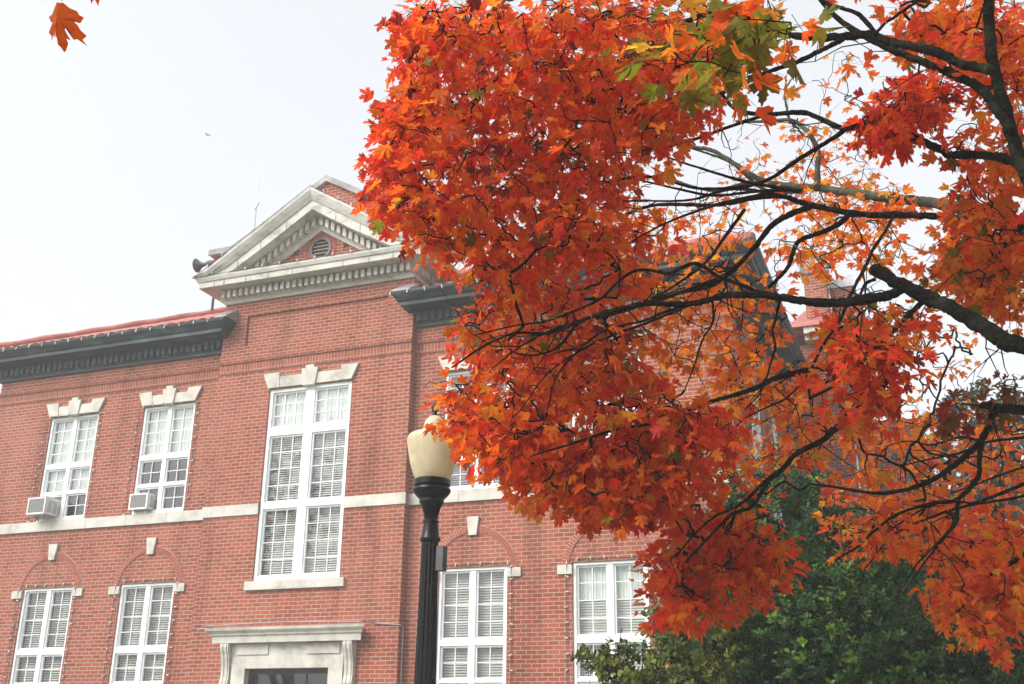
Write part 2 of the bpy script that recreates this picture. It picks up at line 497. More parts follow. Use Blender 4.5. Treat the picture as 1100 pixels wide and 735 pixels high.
# lintels with stepped keystones
def lintel(c, y, hw, zb, zt, cheek, proud=0.045, k=0.17):
    fl = 0.15                                   # outward splay of the end blocks
    zm = zt-0.085
    o = MB().prism_xz([(c-hw+cheek+0.006, zb), (c+hw-cheek-0.006, zb), (c+hw-cheek+0.03, zm), (c-hw+cheek-0.03, zm)], y-proud, y+0.05).build('lintel', M['stone'], bld)
    MB().prism_xz([(c-hw-0.01, zb), (c-hw+cheek, zb), (c-hw+cheek-0.04, zt), (c-hw-fl, zt)], y-proud-0.012, y+0.05).build('end_block', M['stone'], o)
    MB().prism_xz([(c+hw+0.01, zb), (c+hw+fl, zt), (c+hw-cheek+0.04, zt), (c+hw-cheek, zb)], y-proud-0.012, y+0.05).build('end_block', M['stone'], o)
    for q in o.children: fix_normals(q)
    ks = MB().prism_xz([(c-k*0.75, zb-0.03), (c+k*0.75, zb-0.03), (c+k, zt+0.02), (c+k*0.52, zt+0.02), (c+k*0.52, zt+0.085), (c-k*0.52, zt+0.085), (c-k*0.52, zt+0.02), (c-k, zt+0.02)], y-proud-0.03, y+0.04)
    ks.build('keystone', M['stone'], o)
    fix_normals(o)
    return o
for c in (-C2, -C1, C1, C2):
    lintel(c, 0, WW/2, ZUT+0.02, 8.74, 0.24)
lintel(0, -D, TW/2, TZ1+0.02, 8.75, 0.27, k=0.19)

# blind arches over the lower windows
def arch(c):
    ro, ri, zc = 0.865, 0.752, 4.60
    n = 46
    base = MB()
    pts = 48
    outer = [(c+(ro+0.006)*math.cos(math.pi*i/pts), zc+(ro+0.006)*math.sin(math.pi*i/pts)-0.11) for i in range(pts+1)]
    inner = [(c+(ri-0.006)*math.cos(math.pi*i/pts), zc+(ri-0.006)*math.sin(math.pi*i/pts)-0.11) for i in range(pts+1)]
    for i in range(pts):
        base.prism_xz([outer[i], outer[i+1], inner[i+1], inner[i]], -0.013, 0.02)
    o = base.build('brick_arch', M['mortar'], bld)
    fix_normals(o)
    vb = MB()
    for i in range(n):
        a0, a1 = math.pi*(i+0.09)/n, math.pi*(i+0.91)/n
        vb.prism_xz([(c+ro*math.cos(a0), zc-0.11+ro*math.sin(a0)), (c+ro*math.cos(a1), zc-0.11+ro*math.sin(a1)),
                     (c+ri*math.cos(a1), zc-0.11+ri*math.sin(a1)), (c+ri*math.cos(a0), zc-0.11+ri*math.sin(a0))], -0.02, 0.01)
    fix_normals(vb.build('voussoir', M['arch_brick'], o))
    zt = zc-0.11+ri
    fix_normals(MB().prism_xz([(c-0.075, zt-0.06), (c+0.075, zt-0.06), (c+0.12, zt+0.28), (c-0.12, zt+0.28)], -0.055, 0.03).build('keystone', M['stone'], bld))
    for s in (-1, 1):
        xa, xb = sorted((c+s*(WW/2+0.003), c+s*(WW/2+0.27)))
        MB().box(xa, xb, -0.04, 0.05, 4.40, 4.56).build('impost', M['stone'], bld)
for c in (-C2, -C1, C1, C2):
    arch(c)
    MB().box(c-WW/2-0.12, c+WW/2+0.12, -0.07, 0.2, ZLB-0.16, ZLB-0.002).build('sill', M['stone'], bld)
MB().box(-1.10, 1.10, -D-0.07, -D+0.15, TZ0-0.17, TZ0-0.002).build('sill', M['stone'], bld)

# ------------------------------------------------------------------ windows
def window(c, y, w, z0, z1, rails, mull, cols, rows, blinds=None, shades=None, casing=0.055, axis='x', slat_tilt=35, seed=0, boxy=0.09):
    """rails: list of (z centre, height) splitting the window; rows: glazing rows per band from the top"""
    rnd = random.Random(seed)
    fr = MB()
    yo = y+0.05                                      # face of the frame inside the reveal
    def bx(x0, x1, ya, yb, za, zb):
        if axis == 'x':
            fr.box(x0, x1, ya, yb, za, zb)
        else:                                        # window in a wall that runs along y and looks to +x
            fr.box(2*y-yb, 2*y-ya, x0, x1, za, zb)
    xl, xr = c-w/2, c+w/2
    bx(xl+0.002, xl+casing, yo-0.02, yo+0.12, z0+0.002, z1-0.002)
    bx(xr-casing, xr-0.002, yo-0.02, yo+0.12, z0+0.002, z1-0.002)
    bx(xl+casing, xr-casing, yo-0.018, yo+0.12, z1-casing*0.9, z1-0.003)
    bx(xl+casing, xr-casing, yo-0.022, yo+0.12, z0+0.003, z0+casing*1.2)
    bx(c-mull/2, c+mull/2, yo-0.006, yo+0.10, z0+casing*1.2, z1-casing*0.9)
    zs = [z1-casing*0.9]
    for zc, h in rails:
        bx(xl+casing, c-mull/2, yo-0.010, yo+0.10, zc-h/2, zc+h/2)
        bx(c+mull/2, xr-casing, yo-0.010, yo+0.10, zc-h/2, zc+h/2)
        bx(c-mull/2, c+mull/2, yo-0.012, yo-0.0065, zc-h/2+0.001, zc+h/2-0.001)
        zs += [zc+h/2, zc-h/2]
    zs.append(z0+casing*1.2)
    sash = 0.036
    for s in (-1, 1):
        xa, xb = (xl+casing, c-mull/2) if s < 0 else (c+mull/2, xr-casing)
        for b in range(len(rows)):
            zt, zb = zs[2*b], zs[2*b+1]
            # sash frame
            bx(xa, xa+sash, yo+0.025, yo+0.075, zb, zt)
            bx(xb-sash, xb, yo+0.025, yo+0.075, zb, zt)
            bx(xa+sash, xb-sash, yo+0.026, yo+0.075, zt-sash, zt)
            bx(xa+sash, xb-sash, yo+0.026, yo+0.075, zb, zb+sash)
            for k in range(1, cols):
                xm = xa+(xb-xa)*k/cols
                bx(xm-0.007, xm+0.007, yo+0.032, yo+0.058, zb+sash, zt-sash)
            r = rows[b]
            for k in range(1, r):
                zm = zb+(zt-zb)*k/r
                bx(xa+sash, xb-sash, yo+0.034, yo+0.057, zm-0.007, zm+0.007)
    o = fr.build('window', M['white'], bld)
    def plane(ya, za, zb, xa=xl+0.02, xb=xr-0.02):
        if axis == 'x':
            return MB().add([(xa, ya, za), (xb, ya, za), (xb, ya, zb), (xa, ya, zb)], [(0, 1, 2, 3)])
        return MB().add([(2*y-ya, xa, za), (2*y-ya, xb, za), (2*y-ya, xb, zb), (2*y-ya, xa, zb)], [(0, 1, 2, 3)])
    plane(yo+0.062, z0+0.02, z1-0.02).build('pane', M['glass'], o)
    if blinds:
        for (xa, xb, za, zb) in blinds:
            mb = MB()
            n = int((zb-za)/0.046)
            t = rad(slat_tilt)
            for k in range(n):
                z = zb-0.03-k*0.046
                tt = t+rnd.uniform(-0.09, 0.09)
                dy, dz = 0.025*math.cos(tt), 0.025*math.sin(tt)
                yc = yo+0.17
                sag = rnd.uniform(-0.002, 0.002)
                if axis == 'x':
                    mb.add([(xa, yc-dy, z-dz), (xb, yc-dy, z-dz+sag), (xb, yc+dy, z+dz+sag), (xa, yc+dy, z+dz)], [(0, 1, 2, 3)])
                else:
                    mb.add([(2*y-yc+dy, xa, z-dz), (2*y-yc+dy, xb, z-dz+sag), (2*y-yc-dy, xb, z+dz+sag), (2*y-yc-dy, xa, z+dz)], [(0, 1, 2, 3)])
            mb.build('blind', M['blind'], o)
    if shades:
        for (xa, xb, za, zb) in shades:
            # slightly pleated cloth
            nn = 36
            vs = []
            for k in range(nn+1):
                x = xa+(xb-xa)*k/nn
                yy = yo+0.14+0.012*math.sin(k*1.9)+0.006*math.sin(k*0.7)
                vs += [(x, yy, za), (x, yy, zb)] if axis == 'x' else [(2*y-yy, x, za), (2*y-yy, x, zb)]
            MB().add(vs, [(2*k, 2*k+2, 2*k+3, 2*k+1) for k in range(nn)]).build('shade', M['shade'], o)
    return o
def halves(c, w, za, zb):
    return [(c-w/2+0.06, c-0.03, za, zb), (c+0.03, c+w/2-0.06, za, zb)]
up_rails = [(7.27, 0.095), (6.655, 0.05)]
lo_rails = [(3.285, 0.11), (2.62, 0.05)]
window(-C2, 0, WW, ZUB, ZUT, up_rails, 0.095, 2, (4, 2, 2), blinds=None, shades=halves(-C2, WW, 6.75, 8.38), seed=1)
window(-C1, 0, WW, ZUB, ZUT, up_rails, 0.095, 2, (4, 2, 2), shades=halves(-C1, WW, 7.2, 8.38), seed=2)
window(C1, 0, WW, ZUB, ZUT, up_rails, 0.095, 2, (4, 2, 2), blinds=halves(C1, WW, ZUB+0.05, ZUT-0.04), seed=3)
window(C2, 0, WW, ZUB, ZUT, up_rails, 0.095, 2, (4, 2, 2), shades=halves(C2, WW, 6.9, 8.38), seed=4)
for i, c in enumerate((-C2, -C1, C1, C2)):
    window(c, 0, WW, ZLB, ZLT, lo_rails, 0.105, 2, (4, 2, 2), blinds=halves(c, WW, ZLB+0.05, ZLT-0.03 if i != 3 else 3.95), shades=halves(c, WW, 3.96, ZLT-0.02) if i == 3 else None, seed=10+i, slat_tilt=(38, 40, 46, 52)[i])
window(0, -D, TW, TZ0, TZ1, [(7.51, 0.17), (5.985, 0.125)], 0.19, 3, (3, 4, 4), blinds=halves(0, TW, TZ0+0.06, 7.44), shades=halves(0, TW, 7.56, TZ1-0.02), casing=0.075, seed=20, slat_tilt=45)
for k, (a, b, za, zb) in enumerate(side_win):
    window((a+b)/2, XC, b-a, za, zb, up_rails if za > 5 else lo_rails, 0.095, 2, (4, 2, 2), shades=[((a+0.06), (b-0.06), za+1.0, zb-0.03)] if za > 5 else None, seed=30+k, axis='y')
# pale brick pilaster strips on the side wall
for yy in (0.62, 3.55, 5.8):
    MB().box(XC+0.001, XC+0.09, yy, yy+0.32, 0.95, ZB0-0.01).box(XC+0.001, XC+0.09, yy, yy+0.32, ZB1+0.01, 9.4).build('pilaster', M['brick'], bld)

# ------------------------------------------------------------------ wing cornices of patinated copper
EAVE = [(0.02, 9.43), (-0.07, 9.43), (-0.07, 9.50), (-0.10, 9.50), (-0.10, 9.72), (-0.20, 9.735), (-0.22, 9.745), (-0.50, 9.75),
        (-0.505, 9.83), (-0.54, 9.84), (-0.585, 9.90), (-0.635, 9.96), (-0.64, 10.02), (-0.60, 10.035), (0.02, 10.03)]
def cornice(x0, x1, mitre_in, mitre_out):
    # runs along the wing; the outer end turns the building corner with a mitre
    def sec(x, m):
        return [(x+m*(-y) if m else x, y, z) for y, z in EAVE]
    o = MB().loft([sec(x0, mitre_in), sec(x1, mitre_out)]).build('cornice', M['copper'], bld)
    fix_normals(o)
    return o
def dentils(x0, x1, y, z0, z1, w, pitch, dep, m, parent, name='dentil_course'):
    mb = MB()
    n = max(1, int((x1-x0)/pitch))
    p = (x1-x0)/n
    for i in range(n):
        xc = x0+(i+0.5)*p
        mb.box(xc-w/2, xc+w/2, y-dep, y+0.02, z0, z1)
    return mb.build(name, m, parent)
XI = 1.95
cl = cornice(-XC, -PW-0.004, -1, 0)
cr = cornice(PW+0.004, XC, 0, 1)
for o, s in ((cl, -1), (cr, 1)):
    xa, xb = sorted((s*(PW+0.03), s*XC))
    dentils(xa, xb, -0.10, 9.52, 9.69, 0.085, 0.16, 0.075, M['copper'], o)
    # short return in front of the centre bay
    xa, xb = sorted((s*XI, s*(PW+0.003)))
    fr_ = [(-D-0.002, 9.70), (-0.50, 9.75), (-0.505, 9.83), (-0.54, 9.84), (-0.585, 9.90), (-0.635, 9.96), (-0.64, 10.02), (-0.60, 10.035), (-D-0.002, 10.03)]
    cap_x = s*XI
    rings = [[(s*(PW+0.003), y, z) for y, z in fr_], [(cap_x+s*0.22*(1-min(1, max(0, (z-9.7)/0.33))), y, z) for y, z in fr_]]
    fix_normals(MB().loft(rings).build('cornice_return', M['copper'], o))
    MB().prism_yz([(-0.60, 10.04), (-0.60, 10.07), (-D-0.003, 10.33), (-D-0.003, 10.04)], xa+0.02, xb+0.10 if s > 0 else xb-0.0).build('flashing', M['lead'], o)
    fix_normals(o.children[-1])
# side eaves turning the corners
def eave_side(xw, s, y0, y1):
    r0 = [(xw+s*(-y), y0+(y)*1.0, z) for y, z in EAVE]
    r1 = [(xw+s*(-y), y1, z) for y, z in EAVE]
    o = MB().loft([r0, r1]).build('cornice', M['copper'], bld)
    fix_normals(o)
    d = MB()
    k = 0.1
    while k < y1-0.1:
        xa, xb = sorted((xw+s*0.08, xw+s*0.175))
        d.box(xa, xb, k, k+0.085, 9.52, 9.69)
        k += 0.16
    d.build('dentil_course', M['copper'], o)
eave_side(XC, 1, 0.0, 6.0)
eave_side(-XC, -1, 0.0, 12.0)

# ------------------------------------------------------------------ tiled hip roof
def roof_tiles(x0, x1, y0, z0, run, pit, hipl, hipr, ox, name='roof', axis='x', dirn=1):
    t = math.tan(rad(pit))
    per = 0.27
    nx = int((x1-x0)/per*6)
    rows = int(run/0.36)
    vs, fs = [], []
    ys = []
    for r in range(rows):
        ys += [(r*0.36, 0.0), (r*0.36+0.355, -0.035)]
    for yy, dz in ys:
        for i in range(nx+1):
            u = x0+(x1-x0)*i/nx
            uu = min(max(u, x0+yy*hipl), x1-yy*hipr)
            ph = (u/per) % 1.0
            bump = 0.03*abs(math.sin(math.pi*ph))
            z = z0+yy*t+bump+dz+0.03
            if axis == 'x':
                vs.append((uu, y0+dirn*yy, z))
            else:
                vs.append((ox+dirn*yy, uu, z))
    W_ = nx+1
    for r in range(len(ys)-1):
        for i in range(nx):
            fs.append((r*W_+i, r*W_+i+1, (r+1)*W_+i+1, (r+1)*W_+i))
    o = MB().add(vs, fs).build(name, M['tile'], bld, smooth=True)
    return o
PIT = 26.6
roof_tiles(-XC-0.6, -PW-0.01, -0.58, 10.01, 6.4, PIT, 1, 0, 0)
roof_tiles(PW+0.01, XC+0.6, -0.58, 10.01, 6.4, PIT, 0, 1, 0)
roof_tiles(-0.58, 12.5, 0, 10.01, 6.4, PIT, 1, 1, -XC-0.6, axis='y', dirn=1)
roof_tiles(-0.58, 6.3, 0, 10.01, 6.4, PIT, 1, 0, XC+0.6, axis='y', dirn=-1)
for s in (-1, 1):
    pts = [(s*(XC+0.55-k*0.36), -0.53+k*0.36, 10.10+k*0.36*math.tan(rad(PIT))+(0.03 if k % 2 else 0)) for k in range(18)]
    MB().tube(pts, 0.10, 8).build('hip_cap', M['tile'], bld, smooth=True)
MB().tube([(-3.0, 5.8, 10.1+6.38*math.tan(rad(PIT))), (3.0, 5.8, 10.1+6.38*math.tan(rad(PIT)))], 0.12, 8).build('ridge_cap', M['tile'], bld, smooth=True)
fix_normals(MB().add([(-2.5, 0.26, 10.9), (2.5, 0.26, 10.9), (0, 0.26, 12.55), (-2.5, 7.0, 10.9), (2.5, 7.0, 10.9), (0, 7.0, 12.55)], [(0, 1, 2), (3, 5, 4), (0, 2, 5, 3), (1, 4, 5, 2), (0, 3, 4, 1)]).build('roof', M['tile'], bld))
# back slope (flat) closes the roof
MB().add([(-XC-0.6, 12.5, 10.0), (XC+0.6, 12.5, 10.0), (2.7, 5.8, 13.2), (-2.7, 5.8, 13.2)], [(0, 1, 2, 3)]).build('roof', M['tile'], bld)

# ------------------------------------------------------------------ pediment
ped = MB()
SL = 0.63                                            # slope of the raking cornice
PX = 2.76
# bed mould and horizontal cornice
bed = [(-D+0.0, 10.47), (-D-0.05, 10.47), (-D-0.07, 10.53), (-D-0.10, 10.545), (-D-0.10, 10.73), (-D-0.16, 10.745), (-D-0.47, 10.75), (-D-0.475, 10.87),
       (-D-0.50, 10.88), (-D-0.53, 10.95), (-D-0.53, 10.985), (-D, 11.0)]
def ends(prof, x):                                   # mitred return to the sides
    return [(math.copysign(abs(x)-0.53+(-D-y), x), y, z) for y, z in prof]
o_ped = MB().loft([ends(bed, -PX), ends(bed, PX)]).build('pediment', M['ped_stone'], bld)
fix_normals(o_ped)
dentils(-PX+0.46, PX-0.46, -D-0.10, 10.56, 10.725, 0.082, 0.148, 0.135, M['ped_stone'], o_ped)
for s in (-1, 1):                                    # cornice returns along the bay sides
    rr = [[(s*(PX-0.53+(-D-y)), y, z) for y, z in bed], [(s*(PX-0.53+(-D-y)), 0.9, z) for y, z in bed]]
    fix_normals(MB().loft(rr).build('cornice_return', M['ped_stone'], o_ped))
    d = MB()
    for k in range(6):
        xa, xb = sorted((s*(PX-0.44), s*(PX-0.36)))
        d.box(xa, xb, -D-0.07+k*0.148, -D+0.015+k*0.148, 10.56, 10.725)
    d.build('side_dentils', M['ped_stone'], o_ped)
# tympanum of brick with round vent
APX = 12.67
ty = MB()
tz = APX-0.78
R_V = 0.245
VC = (0.0, 11.47)
hw = (tz-10.99)/SL
ring = [(VC[0]+R_V*math.cos(2*math.pi*i/48), VC[1]+R_V*math.sin(2*math.pi*i/48)) for i in range(48)]
def tri_edge(a):
    dx, dz = math.cos(a), math.sin(a)
    best = 1e9
    if dz < 0: best = min(best, (10.99-VC[1])/dz)
    for s in (-1, 1):
        den = dz+SL*s*dx
        if den > 1e-6:
            best = min(best, (tz-VC[1]-SL*s*VC[0])/den)
    return (VC[0]+best*dx, VC[1]+best*dz)
angs = sorted(set([2*math.pi*i/48 for i in range(48)]))
outer = [tri_edge(a) for a in angs]
vs = [(x, -D+0.002, z) for x, z in ring]+[(x, -D+0.002, z) for x, z in outer]
fs = [(i, (i+1) % 48, (i+1) % 48+48, i+48) for i in range(48)]
for i in range(48):                                   # fill the triangle's corners
    pass
MB().add(vs, fs).build('tympanum', M['brick'], o_ped)
back_t = MB().add([(-hw-0.6, -D+0.16, 10.99), (hw+0.6, -D+0.16, 10.99), (0, -D+0.16, tz+0.6*SL)], [(0, 1, 2)])
back_t.build('tympanum', M['dark_brick'], o_ped)
MB().prism_xz([(-hw-0.3, 10.99), (-hw+0.8, 10.99), (-hw+0.8, 10.99+0.8*SL)], -D+0.004, -D+0.05).prism_xz([(hw+0.3, 10.99), (hw-0.8, 10.99+0.8*SL), (hw-0.8, 10.99)], -D+0.004, -D+0.05).build('tympanum', M['brick'], o_ped)
# vent: brick ring, frame, slats
vr = MB()
for i in range(40):
    a0, a1 = 2*math.pi*(i+0.1)/40, 2*math.pi*(i+0.9)/40
    r0, r1 = R_V+0.02, R_V+0.125
    vr.prism_xz([(VC[0]+r1*math.cos(a0), VC[1]+r1*math.sin(a0)), (VC[0]+r1*math.cos(a1), VC[1]+r1*math.sin(a1)),
                 (VC[0]+r0*math.cos(a1), VC[1]+r0*math.sin(a1)), (VC[0]+r0*math.cos(a0), VC[1]+r0*math.sin(a0))], -D-0.012, -D+0.03)
fix_normals(vr.build('vent_ring', M['arch_brick'], o_ped))
ven = MB()
for i in range(48):
    a0, a1 = 2*math.pi*i/48, 2*math.pi*(i+1)/48
    r0, r1 = R_V-0.035, R_V+0.018
    ven.prism_xz([(VC[0]+r1*math.cos(a0), VC[1]+r1*math.sin(a0)), (VC[0]+r1*math.cos(a1), VC[1]+r1*math.sin(a1)),
                  (VC[0]+r0*math.cos(a1), VC[1]+r0*math.sin(a1)), (VC[0]+r0*math.cos(a0), VC[1]+r0*math.sin(a0))], -D-0.03, -D+0.12)
o_v = ven.build('vent', M['dark_metal'], o_ped)
fix_normals(o_v)
sl = MB()
for k in range(5):
    z = VC[1]-0.165+k*0.083
    half = math.sqrt(max(0.0, (R_V-0.03)**2-(z-VC[1])**2))
    sl.prism_yz([(-D-0.012, z-0.022), (-D-0.005, z-0.03), (-D+0.06, z+0.012), (-D+0.05, z+0.03)], VC[0]-half, VC[0]+half)
fix_normals(sl.build('vent_slats', M['louver'], o_v))
# star anchors
for xs_ in (-0.62, 0.60):
    pts = []
    for i in range(10):
        r = 0.085 if i % 2 == 0 else 0.036
        a = math.pi/2+2*math.pi*i/10
        pts.append((xs_+r*math.cos(a), 11.46+r*math.sin(a)))
    vs = [(x, -D-0.012, z) for x, z in pts]+[(x, -D+0.01, z) for x, z in pts]+[(xs_, -D-0.04, 11.46)]
    fs = [(i, (i+1) % 10, 20) for i in range(10)]+[(i, i+10, (i+1) % 10+10, (i+1) % 10) for i in range(10)]
    fix_normals(MB().add(vs, fs).build('star_anchor', M['dark_metal'], o_ped))
# raking cornice: profile y, height below the top line measured vertically
RK = [(-D+0.02, -0.78), (-D-0.05, -0.78), (-D-0.07, -0.71), (-D-0.10, -0.70), (-D-0.10, -0.49), (-D-0.15, -0.475), (-D-0.47, -0.47), (-D-0.475, -0.27), (-D-0.50, -0.255),
      (-D-0.56, -0.15), (-D-0.60, -0.06), (-D-0.60, 0.0), (-D+0.02, 0.05)]
def rake(x):
    return [(x, y, max(APX-SL*abs(x)+dz, 10.99)) for y, dz in RK]
xsr = [-PX-0.07, -PX+0.3, -2.0, -1.0, 0.0, 1.0, 2.0, PX-0.3, PX+0.07]
o_r = MB().loft([rake(x) for x in xsr]).build('raking_cornice', M['ped_stone'], o_ped)
fix_normals(o_r)
rd = MB()
p = 0.148
k = 0
while True:
    x = 0.02+p*(k+0.5)
    if x > 2.55: break
    for s in (-1, 1):
        zt = APX-0.49-SL*x
        pts = [(s*(x-0.042), max(zt+SL*0.042-0.185, 10.99)), (s*(x+0.042), max(zt-SL*0.042-0.185, 10.99)), (s*(x+0.042), max(zt-SL*0.042-0.01, 10.995)), (s*(x-0.042), max(zt+SL*0.042-0.01, 10.995))]
        rd.prism_xz(pts, -D-0.235, -D-0.08)
    k += 1
fix_normals(rd.build('dentil_course', M['ped_stone'], o_ped))
# masonry joints of the stone cornice: thin proud strips of mortar
jt = MB()
for x in (-2.3, -1.75, -1.2, -0.6, 0.6, 1.2, 1.75, 2.3):
    jt.prism_xz([(x-0.006, APX-SL*abs(x)-0.465), (x+0.006, APX-SL*abs(x)-0.465), (x+0.006, APX-SL*abs(x)-0.275), (x-0.006, APX-SL*abs(x)-0.275)], -D-0.478, -D-0.45)
    jt.box(x+0.25-0.006, x+0.25+0.006, -D-0.479, -D-0.45, 10.755, 10.865)
fix_normals(jt.build('joint', M['joint'], o_ped))
# brick parapet gable behind the pediment with grey coping
pg = MB()
PA = 13.11
pg.prism_xz([(-2.27, 10.9), (2.27, 10.9), (2.27, PA-0.58*2.27+0.12), (0, PA), (-2.27, PA-0.58*2.27+0.12)], -D+0.07, 0.25)
o_pg = pg.build('parapet_gable', M['brick'], bld)
fix_normals(o_pg)
cpg = []
for x in (-2.34, 0, 2.34):
    z = PA-0.58*abs(x)
    cpg.append([(x, -D-0.02, z), (x, -D-0.02, z+0.14), (x, 0.0, z+0.19), (x, 0.34, z+0.13), (x, 0.34, z)])
fix_normals(MB().loft(cpg).build('coping', M['grey_stone'], o_pg))
for s in (-1, 1):
    xa, xb = sorted((s*2.30, s*2.90))
    zz = PA-0.58*2.3+0.05
    MB().box(xa+0.06, xb-0.05, -D+0.10, 0.3, 10.9, zz-0.06).build('kneeler', M['brick'], o_pg)
    MB().box(xa, xb, -D-0.03, 0.36, zz-0.06, zz+0.07).build('kneeler_cap', M['grey_stone'], o_pg)
# stone of the tympanum's inner edge is the raking bed mould above

# ------------------------------------------------------------------ doorway
dr = MB()
ydr = -D
dr.box(-1.16, -DW, ydr-0.05, ydr+0.35, 0.3, 2.92).box(DW, 1.16, ydr-0.05, ydr+0.35, 0.3, 2.92)
dr.box(-1.30, 1.30, ydr-0.06, ydr+0.02, 2.925, 3.33)
dr.box(-DW, DW, ydr-0.05, ydr+0.35, DT, 2.922)
dr.box(-1.20, -DW+0.03, ydr-0.075, ydr-0.052, 0.3, 3.08).box(DW-0.03, 1.20, ydr-0.075, ydr-0.052, 0.3, 3.08).box(-DW+0.032, DW-0.032, ydr-0.075, ydr-0.052, DT+0.0, 3.08)
o_d = dr.build('door_surround', M['stone'], bld)
cp = [(ydr+0.02, 3.332), (ydr-0.20, 3.332), (ydr-0.205, 3.45), (ydr-0.24, 3.47), (ydr-0.25, 3.50), (ydr-0.31, 3.555), (ydr-0.32, 3.60), (ydr+0.02, 3.63)]
rr = [[(-1.41-(ydr-y if y < ydr else 0), y, z) for y, z in cp], [(1.41+(ydr-y if y < ydr else 0), y, z) for y, z in cp]]
fix_normals(MB().loft(rr).build('door_cornice', M['stone'], o_d))
for s in (-1, 1):
    # scrolled console bracket
    prof = [(ydr, 3.328), (ydr-0.19, 3.328), (ydr-0.20, 3.27), (ydr-0.185, 3.20), (ydr-0.15, 3.12), (ydr-0.115, 3.0), (ydr-0.095, 2.85), (ydr-0.09, 2.72), (ydr-0.11, 2.66), (ydr-0.12, 2.60), (ydr-0.10, 2.54), (ydr-0.05, 2.51), (ydr, 2.52)]
    xa, xb = sorted((s*1.24, s*1.42))
    mb = MB().prism_yz(prof, xa, xb)
    inner_ = [(y-0.014 if y < ydr else y, z) for y, z in prof]
    mb.prism_yz([(y, z-0.004) for y, z in inner_], xa+0.03, xa+0.065).prism_yz([(y, z-0.004) for y, z in inner_], xb-0.065, xb-0.03)
    o = mb.build('console_bracket', M['stone'], o_d)
    fix_normals(o)
    MB().box(min(s*0.42, s*1.12), max(s*0.42, s*1.12), ydr-0.085, ydr-0.061, 3.12, 3.31).build('frieze_panel', M['stone'], o_d)
o_door = MB().box(-DW, -DW+0.09, -D+0.12, -D+0.2, 0.3, DT).box(DW-0.09, DW, -D+0.12, -D+0.2, 0.3, DT).box(-DW+0.09, DW-0.09, -D+0.12, -D+0.2, DT-0.09, DT).box(-DW+0.09, DW-0.09, -D+0.12, -D+0.2, 2.36, 2.45).box(-0.05, 0.05, -D+0.125, -D+0.2, 0.3, 2.36).box(-DW+0.09, -0.05, -D+0.13, -D+0.19, 0.3, 0.9).box(0.05, DW-0.09, -D+0.13, -D+0.19, 0.3, 0.9).build('door', M['wood_dark'], bld)
MB().add([(-DW+0.05, -D+0.16, 0.35), (DW-0.05, -D+0.16, 0.35), (DW-0.05, -D+0.16, DT-0.04), (-DW+0.05, -D+0.16, DT-0.04)], [(0, 1, 2, 3)]).build('pane', M['glass'], o_door)
for s in (-1, 1):
    MB().tube([(s*0.12, -D+0.125, 1.2), (s*0.12, -D+0.06, 1.2), (s*0.12, -D+0.06, 1.55), (s*0.12, -D+0.125, 1.55)], 0.012, 8).build('handle', M['grey_metal'], o_door)
st = MB()
st.box(-1.5, 1.5, -1.0, -D-0.07, 0, 0.30).box(-1.8, 1.8, -1.4, -1.002, 0, 0.15)
st.build('entrance_step', M['stone'], bld)
# conduit over the door and down the bay corner
MB().tube([(-2.1, -D-0.03, 3.62), (-1.75, -D-0.03, 3.63), (-1.70, -D-0.34, 3.64), (0, -D-0.34, 3.68), (1.70, -D-0.34, 3.64), (1.78, -D-0.03, 3.64), (2.26, -D-0.03, 3.60), (PW+0.03, -D-0.02, 3.59), (PW+0.035, -0.10, 3.57), (PW+0.04, -0.10, 3.45), (PW+0.04, -0.10, 0.9)], 0.011, 8).build('conduit', M['lead'], bld)

# ------------------------------------------------------------------ rear wing of the same building, set back to the right
RY = 6.05
rx0, rx1 = XC+0.02, 10.05
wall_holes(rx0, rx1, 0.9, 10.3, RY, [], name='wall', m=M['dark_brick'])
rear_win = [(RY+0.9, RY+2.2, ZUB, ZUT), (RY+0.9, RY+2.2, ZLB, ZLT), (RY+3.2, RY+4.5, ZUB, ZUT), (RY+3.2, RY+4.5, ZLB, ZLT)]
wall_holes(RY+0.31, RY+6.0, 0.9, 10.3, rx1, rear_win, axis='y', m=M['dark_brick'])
for k, (a, b, za, zb) in enumerate(rear_win):
    window((a+b)/2, rx1, b-a, za, zb, up_rails if za > 5 else lo_rails, 0.095, 2, (4, 2, 2), shades=[((a+0.06), (b-0.06), za+0.6, zb-0.03)], seed=40+k, axis='y')
    MB().box(rx1-0.03, rx1+0.05, a-0.12, b+0.12, zb+0.01, zb+0.26).build('lintel', M['stone'], bld)
    MB().box(rx1-0.03, rx1+0.05, a-0.1, b+0.1, za-0.16, za-0.005).build('sill', M['stone'], bld)
MB().box(rx0+0.7, rx1+0.02, RY-0.30, RY+6.2, 10.31, 10.42).box(rx0+0.7, rx1+0.35, RY-0.45, RY+6.3, 10.425, 10.58).build('cornice', M['stone'], bld)
MB().prism_yz([(RY-0.5, 10.585), (RY+6.2, 10.585), (RY+6.2, 12.9), (RY+4.5, 12.9)], rx0+0.3, rx1+0.35).build('roof', M['tile'], bld)
fix_normals(bld.children[-1])
chm = MB().box(9.18, 9.72, RY+1.6, RY+2.2, 10.6, 12.75).build('chimney', M['brick'], bld)
MB().box(9.12, 9.78, RY+1.54, RY+2.26, 12.752, 13.12).build('chimney_cap', M['grey_stone'], chm)
dm = MB().box(9.75, 10.3, RY+2.3, RY+3.3, 10.6, 12.55).build('roof_vent', M['brick'], bld)
MB().prism_xz([(9.70, 12.553), (10.36, 12.553), (10.30, 12.85), (9.95, 12.83)], RY+2.25, RY+3.35).build('vent_cap', M['grey_metal'], dm)
fix_normals(dm.children[-1])

